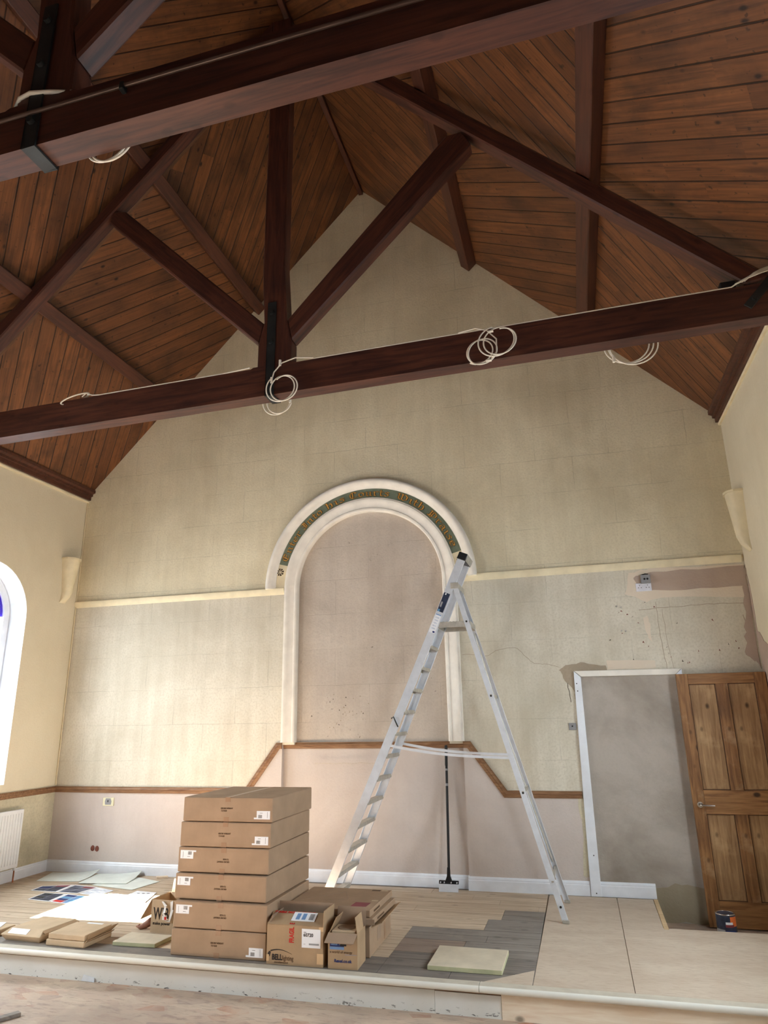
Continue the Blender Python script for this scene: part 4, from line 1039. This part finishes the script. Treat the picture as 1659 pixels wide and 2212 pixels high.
def flap(root, nm, p, q, v, mat, th=.005):
    """board hinged on the edge p-q reaching out by v"""
    p, q, v = Vector(p), Vector(q), Vector(v); n = (q - p).cross(v).normalized() * th
    o = MB().prism([p, q, q + v, p + v], n).build(nm, mat); o.parent = root; return o
def open_body(root, w_, d_, h_, mat, th=.005, nm='body'):
    b = MB(); b.box(0, 0, 0, w_, d_, th); b.box(0, 0, th, w_, th, h_); b.box(0, d_ - th, th, w_, d_, h_); b.box(0, th, th, th, d_ - th, h_); b.box(w_ - th, th, th, w_, d_ - th, h_)
    o = b.build(nm, mat, None); o.parent = root; return o
# open box with lamp maker's print
bx = thing('cardboard_box', (3.625, -2.425, 0), 'open tan box lettered BELL lighting with a white 60720 label', 'box', None, .004)
w_, d_, h_ = .43, .225, .25
open_body(bx, w_, d_, h_, 'card_tan')
ff = flap(bx, 'flap', (0, .002, h_), (w_, .002, h_), (-.006, .135, .055), 'card_tan'); ff.data.transform(Matrix.Identity(4))
flap(bx, 'flap', (0, d_ - .006, h_ - .002), (w_, d_ - .006, h_ - .002), (0, .004, .108), 'card_grey')
flap(bx, 'flap', (w_ - .002, 0, h_), (w_ - .002, d_, h_), (.006, .0, .105), 'card_tan')
flap(bx, 'flap', (.002, .02, h_), (.002, d_, h_), (.03, 0, .06), 'card_grey')
local_box(bx, 'label', .270, -.002, .118, .412, 0, .236, 'paper', 0)
ltext(bx, 'label_number', '60720', .030, (.282, -.0028, .188), 'ink', bold=.0005)
b_ = local_box(bx, 'label_barcode', .325, -.003, .136, .40, -.001, .146, 'greyplastic', 0)
local_box(bx, 'label_print', .284, -.003, .214, .304, -.001, .217, 'ink', 0)
local_box(bx, 'label_print', .284, -.003, .139, .298, -.001, .141, 'greyplastic', 0)
ltext(bx, 'fragile_print', 'FRAGIL', .050, (.208, -.001, .142), 'red', (0, 0, 1), (-1, 0, 0), bold=.0016, wscale=.62)
fo = ltext(bx, 'fragile_print', 'E', .050, (.206, .006, .2585), 'red', (0, .93, .37), (-1, 0, 0), bold=.0016, wscale=.62)
ltext(bx, 'red_print', 'FRAGILE  PACK  PACKAGING', .026, (.012, .112, .3030), 'red', (1, 0, 0), (0, .93, .36), bold=.0012, wscale=.92)
p0 = Vector((.168, .038, .2725)); e1 = Vector((.18, 0, 0)); e2 = Vector((-.002, .085, .0346))
o = MB().prism([p0, p0 + e1, p0 + e1 + e2, p0 + e2], Vector((0, -.37, .93)) * .002).build('shipping_label', 'paper'); o.parent = bx
for a, c in ((.03, .06), (.075, .105), (.13, .165)):
    q = p0 + Vector((0, -.37, .93)) * .0025; o = MB().prism([q + Vector((a, 0, 0)) + e2 * .15, q + Vector((c, 0, 0)) + e2 * .15, q + Vector((c, 0, 0)) + e2 * .85, q + Vector((a, 0, 0)) + e2 * .85], Vector((0, -.0003, .0006))).build('label_print', 'sky' if a < .1 else 'greyplastic'); o.parent = bx
ltext(bx, 'brand_print', 'BELL', .050, (.042, -.001, .030), 'ink', bold=.002, wscale=.78)
ltext(bx, 'brand_print', 'lighting', .043, (.120, -.001, .030), 'inkbrown', wscale=.72)
ltext(bx, 'web_print', 'www.belllighting.co.uk', .012, (.060, -.001, .012), 'inkbrown', wscale=1.0)
b = MB(); pts = [(.030 + .165 * k / 14, .070 + .022 * sin(pi * (.15 + .85 * k / 14) ) ) for k in range(15)]
for (p, q), k in zip(zip(pts, pts[1:]), range(14)):
    ta, tb = .009 * (1 - k / 15), .009 * (1 - (k + 1) / 15)
    b.prism([(p[0], -.001, p[1] + ta), (q[0], -.001, q[1] + tb), (q[0], -.001, q[1] - .0005), (p[0], -.001, p[1] - .0005)], (0, .001, 0))
b.prism([(.008, -.001, .068), (.022, -.001, .084), (.034, -.001, .075), (.026, -.001, .05), (.018, -.001, .045)], (0, .001, 0))
o = b.build('brand_swoosh', 'ink'); o.parent = bx
for x0, z0, x1, z1 in ((.385, .02, .432, .085), (-.001, .02, .02, .06), (.40, .225, .432, .251)):
    local_box(bx, 'tape', x0, -.0015, z0, x1, 0, z1, 'paletape', 0)
# wholesaler's box
rx = thing('cardboard_box', (4.094, -2.425, 0), 'small open box lettered Rexel.co.uk next to the BELL box', 'box', None, .03)
w_, d_, h_ = .216, .215, .222
open_body(rx, w_, d_, h_, 'card_tan')
flap(rx, 'flap', (.002, .0, h_), (w_ - .002, .0, h_), (-.014, -.055, -.048), 'card_grey')
flap(rx, 'flap', (0.003, d_, h_ - .005), (w_ + .004, d_, h_ - .005), (.004, .006, .125), 'card_grey')
flap(rx, 'flap', (.003, .02, h_), (.003, d_, h_), (.04, .03, .085), 'card_tan')
flap(rx, 'flap', (w_ - .003, 0, h_), (w_ - .003, d_ * .75, h_), (-.03, .05, .09), 'card_tan')
inner = local_box(None, 'small_carton', .02, .022, .006, w_ - .02, d_ - .03, .232, 'card_light', .004); inner.matrix_basis = rx.matrix_basis.copy(); tag(inner, 'small carton standing inside the open Rexel box', 'box')
o = MB().lathe((.108, .105, .2325), [(.062, 0), (.064, .002), (.055, .002)], 28).build('disc_mark', 'card_grey'); o.parent = inner
local_box(rx, 'print_panel', .014, -.0012, .138, .118, 0, .170, 'navy', 0); local_box(rx, 'print_panel', .014, -.0012, .120, .118, 0, .137, 'sky', 0)
local_box(rx, 'torn_tape', .086, -.003, .150, .172, -.0008, .168, 'card_grey', .001); local_box(rx, 'torn_tape', .090, -.0035, .143, .135, -.0008, .156, 'iron', .001)
ltext(rx, 'print_words', 'nexus', .020, (.022, -.0022, .148), 'sky', bold=.0006)
ltext(rx, 'print_words', 'a world of energy', .0225, (.014, -.001, .098), 'inkbrown', wscale=1.02)
local_box(rx, 'print_line', .125, -.001, .0895, .21, 0, .0908, 'sky', 0)
ltext(rx, 'print_words', 'Rexel.co.uk', .0275, (.047, -.001, .042), 'navy', bold=.0007, wscale=.98)
# large carton behind, with two flat ones on it
bc = thing('cardboard_box', (3.66, -2.17, 0), 'large brown carton under two flat cartons, behind the BELL box', 'box', None, .012)
local_box(bc, 'body', 0, 0, 0, .668, .62, .20, 'card', .006)
flap(bc, 'flap', (.668, .03, .196), (.668, .62, .196), (.085, .0, .035), 'card_tan')
flap(bc, 'flap', (.30, .0, .199), (.66, .0, .199), (0, -.012, .018), 'card_grey')
local_box(bc, 'label', .6675, .20, .06, .6695, .30, .15, 'card_grey', 0)
local_box(bc, 'tape', .6675, .40, .02, .6700, .44, .198, 'tape', 0)
f2 = thing('flat_carton', (3.66, -2.19, .222), 'lower of two flat cartons lying on the large brown carton', 'carton', 'flat cartons on the large carton', -.015)
local_box(f2, 'body', 0, 0, 0, .70, .63, .044, 'card', .004)
local_box(f2, 'end_print', .6990, .12, .012, .7008, .30, .026, 'inkbrown', 0)
local_box(f2, 'tuck_flap', .5, -.006, .004, .715, 0, .040, 'card_grey', .001)
f1 = thing('flat_carton', (3.645, -2.18, .268), 'upper of two flat cartons with a maroon square, on the large carton', 'carton', 'flat cartons on the large carton', -.004)
local_box(f1, 'body', 0, 0, 0, .69, .64, .046, 'card', .004)
o = MB().xy([(.505, .075), (.625, .075), (.632, .215), (.512, .215)], .046, .047).build('maroon_mark', 'magenta'); o.parent = f1
o = MB().xy([(.53, .585), (.60, .585), (.60, .62), (.53, .62)], .046, .047).build('print', 'inkbrown'); o.parent = f1
o = MB().xy([(.61, .585), (.665, .585), (.665, .62), (.61, .62)], .046, .047).build('torn_label', 'card_light'); o.parent = f1
o = MB().xy([(.62, .26), (.67, .26), (.67, .30), (.62, .30)], .046, .047).build('torn_label', 'card_light'); o.parent = f1
for (a, c) in (((.05, .2), (.33, .52)), ((.33, .52), (.42, .30)), ((.42, .30), (.25, .2))):
    o = MB().bar((a[0], a[1], .0465), (c[0], c[1], .0465), .006, .001).build('crease', 'card_grey'); o.parent = f1
local_box(f1, 'torn_corner', .565, -.002, .01, .645, 0, .0475, 'card_light', .001)
local_box(f1, 'end_print', .6890, .10, .014, .6908, .26, .028, 'inkbrown', 0)

# power tool carton half hidden behind the stack
wb = thing('cardboard_box', (2.345, -1.925, 0), 'open carton lettered WI make power half hidden left of the stack', 'box', None, -.02)
w_, d_, h_ = .36, .26, .245
open_body(wb, w_, d_, h_, 'card_light')
flap(wb, 'flap', (0, .0, h_), (0, d_, h_), (-.085, -.02, -.15), 'card_tan')
flap(wb, 'flap', (.02, d_, h_), (w_, d_, h_), (.0, .03, .10), 'card_light')
flap(wb, 'flap', (w_ - .06, 0, h_), (w_, 0, h_), (.01, .05, .06), 'card_light')
ltext(wb, 'brand_print', 'WIB', .125, (.022, -.001, .100), 'ink', bold=.0022, wscale=.62)
ltext(wb, 'slogan_print', 'make power', .032, (.020, -.001, .060), 'ink', wscale=1.02, bold=.0006)
b = MB(); rr = random.Random(5); pl = [(.10, -.01, .235), (.135, -.022, .20), (.125, -.03, .15), (.15, -.026, .10), (.175, -.02, .09), (.19, -.012, .17), (.18, -.008, .235)]
for p, q in zip(pl, pl[1:]): b.prism([p, q, tuple(Vector(q) + Vector((.03, -.006, .01))), tuple(Vector(p) + Vector((.02, -.004, .0)))], (0, .002, .001))
b.box(.125, -.03, .105, .165, -.026, .135); bag = b.build('plastic_bag', 'plasticbag'); bag.matrix_basis = wb.matrix_basis.copy(); tag(bag, 'clear plastic bag hanging over the edge of the WI carton', 'plastic bag')
o = local_box(bag, 'bag_label', .148, -.034, .108, .166, -.030, .13, 'red', 0)
o = MB().tube([(2.335, -1.80, .05), (2.29, -1.84, .055), (2.25, -1.845, .03), (2.21, -1.87, .014), (2.185, -1.865, .02), (2.20, -1.85, .03)], [.03, .034, .028, .016, .013, .008], 10).build('crumpled_wrap', 'scrapwood')
tag(o, 'crumpled brown wrapping beside the WI carton', 'wrapping')

# flat cartons and boards at the front left of the platform
def slab_pts(name, pts, z0, z1, mat, label, cat, group=None, bevel=.002, edge=None):
    o = MB().xy(pts, z0, z1).build(name, mat, None, at=(pts[0][0], pts[0][1], z0), bevel=bevel); return tag(o, label, cat, group)
GF = 'small flat cartons at the front left'
c1 = thing('flat_carton', (1.26, -2.37, 0), 'leftmost small flat carton with a shipping label on its front edge', 'carton', GF, -.05)
b = MB(); b.sweep([[(.03, .02, 0), (.37, .02, 0), (.37, .34, 0), (.03, .34, 0)], [(.0, -.012, .048), (.40, -.012, .048), (.40, .37, .048), (.0, .37, .048)], [(.035, .06, .082), (.375, .05, .082), (.39, .40, .082), (.045, .40, .082)]]); o = b.build('body', 'card_light', None, bevel=.003); o.parent = c1
q0 = Vector((.06, .004, .0555)); o = MB().prism([q0, q0 + Vector((.19, -.003, 0)), q0 + Vector((.19, .04, .026)), q0 + Vector((0, .045, .026))], (0, -.001, .0012)).build('label', 'paper'); o.parent = c1
flap(c1, 'flap', (.385, .03, .08), (.40, .39, .08), (.03, .0, -.012), 'card_tan')
c2 = thing('flat_carton', (1.72, -2.405, 0), 'lower of the two stacked small flat cartons at the front left', 'carton', GF, -.03)
local_box(c2, 'body', 0, 0, 0, .365, .33, .044, 'card_light', .006); flap(c2, 'flap', (.366, .0, .04), (.366, .33, .04), (.02, 0, .014), 'card_tan')
c3 = thing('flat_carton', (1.735, -2.40, .046), 'upper of the two stacked small flat cartons at the front left', 'carton', GF, -.02)
local_box(c3, 'body', 0, 0, 0, .345, .325, .040, 'card_light', .005)
b = MB(); b.prism([(.352, .005, .0), (.352, .31, .0), (.40, .33, .050), (.36, .03, .042)], (.004, 0, .001)); o = b.build('flap', 'card_tan'); o.parent = c3
local_box(c3, 'tape', .12, .295, .0395, .27, .322, .0412, 'paper', 0)
def two_tone_board(pts, h, label):
    o = MB().xy(pts, .0005, h).build('board', ['creamboard', 'creamedge'], None, at=(pts[0][0], pts[0][1], 0), bevel=.003)
    for p in o.data.polygons: p.material_index = 0 if p.normal.z > .5 else 1
    return tag(o, label, 'board', 'cream boards lying on the platform')
two_tone_board([(2.255, -2.30), (2.625, -2.285), (2.645, -2.06), (2.25, -2.045)], .03, 'cream board lying left of the carton stack')
bo = two_tone_board([(4.782, -2.31), (5.297, -2.31), (5.302, -1.88), (4.785, -1.87)], .032, 'cream board lying alone right of the boxes')
o = slab_pts('brochure', [(.93, -2.10), (1.045, -2.085), (1.16, -2.33), (1.02, -2.37)], .045, .049, 'paper', 'white leaflet on a carton at the left picture edge', 'leaflet')
c4 = thing('flat_carton', (.80, -2.40, 0), 'flat carton under a white leaflet at the left picture edge', 'carton', GF, -.1)
local_box(c4, 'body', 0, 0, 0, .34, .32, .044, 'card_light', .005)

# sheets and colour charts spread on the floor
GS = 'pale green boards at the back wall'
def bent(name, pts, z, lift, mat, label, cat, group):
    """thin sheet, corners lifted a little"""
    n = 6; A, B, C_, D = [Vector((p[0], p[1], 0)) for p in pts]; vs = []; 
    for i in range(n + 1):
        for j in range(n + 1):
            u, v = i / n, j / n; p = (A * (1 - u) + B * u) * (1 - v) + (D * (1 - u) + C_ * u) * v
            h = sum(l * wt ** 3 for l, wt in zip(lift, ((1 - u) * (1 - v), u * (1 - v), u * v, (1 - u) * v))); vs.append((p.x, p.y, z + h))
    m = (n + 1) ** 2; fs = []; 
    for i in range(n):
        for j in range(n):
            a = i * (n + 1) + j; q = (a, a + n + 1, a + n + 2, a + 1); fs.append(q); fs.append(tuple(m + k for k in reversed(q)))
    vs2 = vs + [(x, y, zz + .004) for x, y, zz in vs]
    per = [i * (n + 1) for i in range(n + 1)] + [n * (n + 1) + j for j in range(1, n + 1)] + [i * (n + 1) + n for i in range(n - 1, -1, -1)] + [j for j in range(n - 1, 0, -1)]
    for a, c in zip(per, per[1:] + per[:1]): fs.append((a, c, m + c, m + a))
    o = MB().add(vs2, fs).build(name, mat, None, at=(pts[0][0], pts[0][1], z)); return tag(o, label, cat, group)
bent('board', [(-.03, -.50), (.47, -.43), (.45, -.06), (-.17, -.08)], .002, (0, 0, .05, 0), 'greenboard', 'pale green board left of three, by the skirting corner', 'board', GS)
bent('board', [(.72, -.55), (1.30, -.66), (1.37, -.27), (.99, -.12)], .002, (0, 0, 0, 0), 'greenboard', 'pale green board lowest and rightmost of three', 'board', GS)
bent('board', [(.54, -.535), (1.085, -.46), (.985, -.03), (.45, -.07)], .009, (0, 0, .04, 0), 'greenboard', 'pale green board in the middle, on top of the other two', 'board', GS)
GC = 'colour charts spread on the platform'
def chart(pts, mats, label, z=.001, rows=4, cols=2, gap=.018):
    t = thing('colour_chart', (pts[0][0], pts[0][1], z), label, 'colour chart', GC)
    A, B, C_, D = [Vector((p[0], p[1], z)) for p in pts]
    MB().prism([A, B, C_, D], (0, 0, .003)).build('card', 'paper', t)
    P = lambda u, v: (A * (1 - u) + B * u) * (1 - v) + (D * (1 - u) + C_ * u) * v + Vector((0, 0, .003))
    for i in range(cols):
        for j in range(rows):
            u0, u1 = .05 + .9 * i / cols, .05 + .9 * (i + 1) / cols - gap; v0, v1 = .05 + .9 * j / rows, .05 + .9 * (j + 1) / rows - gap
            MB().prism([P(u0, v0), P(u1, v0), P(u1, v1), P(u0, v1)], (0, 0, .0008)).build('swatch', mats[(i + j * cols) % len(mats)], t)
chart([(.234, -.885), (.562, -.895), (.522, -.575), (.21, -.69)], ['chart_dark', 'chart_dark', 'chart_grey', 'chart_dark', 'navy', 'chart_dark', 'chart_grey', 'magenta'], 'dark swatch chart, back row left')
chart([(.575, -.90), (.82, -.90), (.875, -.63), (.535, -.575)], ['chart_grey', 'chart_dark', 'chart_grey', 'chart_grey', 'chart_dark', 'chart_grey', 'chart_grey', 'magenta'], 'grey swatch chart, middle of the back row')
chart([(.845, -.895), (1.095, -.955), (1.12, -.72), (.885, -.64)], ['chart_pale', 'paper', 'chart_pale'], 'very pale swatch chart, right of the back row', rows=6)
chart([(.482, -1.205), (.765, -1.24), (.728, -.945), (.462, -.94)], ['chart_dark', 'chart_dark', 'iron', 'chart_dark'], 'near black swatch chart, front row left')
chart([(.776, -1.242), (1.19, -1.315), (1.22, -1.02), (.738, -.945)], ['red', 'sky', 'chart_pale', 'navy', 'teal', 'sky', 'teal', 'sky', 'chart_pale', 'navy', 'teal', 'sky'], 'blue swatch chart with one red patch, front row', cols=3)
chart([(1.235, -1.035), (1.44, -1.06), (1.385, -.87), (1.135, -.82)], ['creamboard', 'teal', 'orange', 'creamboard'], 'yellow and turquoise swatch chart on the right')
t = thing('leaflet', (1.41, -1.0, .004), 'white leaflet with dark blots and a red corner, nearest the WI carton', 'leaflet')
MB().xy([(1.41, -1.0), (1.742, -1.09), (1.63, -.725), (1.385, -.70)], .005, .008).build('card', 'paper', t)
MB().xy([(1.60, -1.045), (1.725, -1.078), (1.70, -1.0), (1.59, -.97)], .008, .009).build('red_panel', 'orange', t)
for x, y in ((1.47, -.80), (1.52, -.79), (1.56, -.85), (1.50, -.87), (1.57, -.78)): MB().xy([(x + .018 * cos(k), y + .012 * sin(k)) for k in range(6)], .008, .009).build('blot', 'chart_dark', t)
o = slab_pts('wood_offcut', [(1.22, -.10), (1.33, -.05), (1.36, -.08), (1.25, -.135)], 0.0005, .02, 'rawpine', 'small wood offcut behind the pale green boards', 'offcut')

# paint tin in the sunken corner
tin = thing('paint_tin', (7.01, -.50, FL), 'dark blue paint tin with orange picture and white label in the sunken corner', 'paint tin')
R_ = .078; H0 = .222
MB().lathe((7.01, -.50, FL), [(R_ - .002, 0), (R_, .004), (R_, H0 - .006), (R_ - .001, H0)], 40).build('body', 'chart_dark', tin)
MB().lathe((7.01, -.50, FL), [(R_ - .012, H0 - .004), (R_ - .01, H0 + .003), (R_ + .002, H0 + .004), (R_ + .003, H0 - .002), (R_, H0 - .006)], 40).build('rim', 'chrome', tin)
MB().lathe((7.01, -.50, FL), [(0.001, H0 - .010), (R_ - .022, H0 - .009), (R_ - .012, H0 - .003)], 40).build('lid', 'iron', tin)
def wrap(a0, a1, z0, z1, mat, nm, d=.0008, slant=0):
    n = 12; rings = []; vs = []; fs = []
    for i in range(n + 1):
        a = radians(a0 + (a1 - a0) * i / n); zz = slant * i / n
        for r_ in (R_ + d, R_ - .001): vs += [(7.01 + r_ * cos(a), -.50 + r_ * sin(a), FL + z0), (7.01 + r_ * cos(a), -.50 + r_ * sin(a), FL + z1 + zz)]
    for i in range(n):
        k = i * 4; fs += [(k, k + 4, k + 5, k + 1), (k + 1, k + 5, k + 7, k + 3), (k, k + 2, k + 6, k + 4)]
    MB().add(vs, fs).build(nm, mat, tin)
wrap(180, 250, .02, .11, 'greyplastic', 'side_label')
wrap(254, 320, .010, .105, 'navy', 'name_label', .0012)
wrap(260, 312, .016, .048, 'paper', 'white_panel', .002)
wrap(288, 308, .022, .042, 'ink', 'barcode', .0026); wrap(266, 284, .024, .040, 'sky', 'print', .0026)
wrap(258, 280, .056, .064, 'chart_pale', 'print', .002); wrap(282, 300, .064, .074, 'chart_pale', 'print', .002); wrap(258, 278, .074, .082, 'chart_pale', 'print', .002)
wrap(286, 338, .135, .208, 'orange', 'picture', .001); wrap(256, 308, .130, .150, 'magenta', 'red_panel', .0014); wrap(258, 300, .150, .168, 'paper', 'brand_panel', .002)
# bits at the foot of the platform
o = MB().prism([(2.135, -2.475, FL + .004), (2.25, -2.476, FL), (2.245, -2.472, FL + .03), (2.15, -2.472, FL + .045)], (0, -.005, .001)).build('foil_scrap', 'alu', bevel=.001)
tag(o, 'crumpled silver scrap at the foot of the platform step', 'scrap')
o = MB().xy([(2.01, -3.27), (2.12, -3.09), (2.165, -3.115), (2.06, -3.30)], FL, FL + .022).build('wood_offcut', 'greyboard', bevel=.002)
tag(o, 'dark wood offcut on the main floor at the lower left', 'offcut')
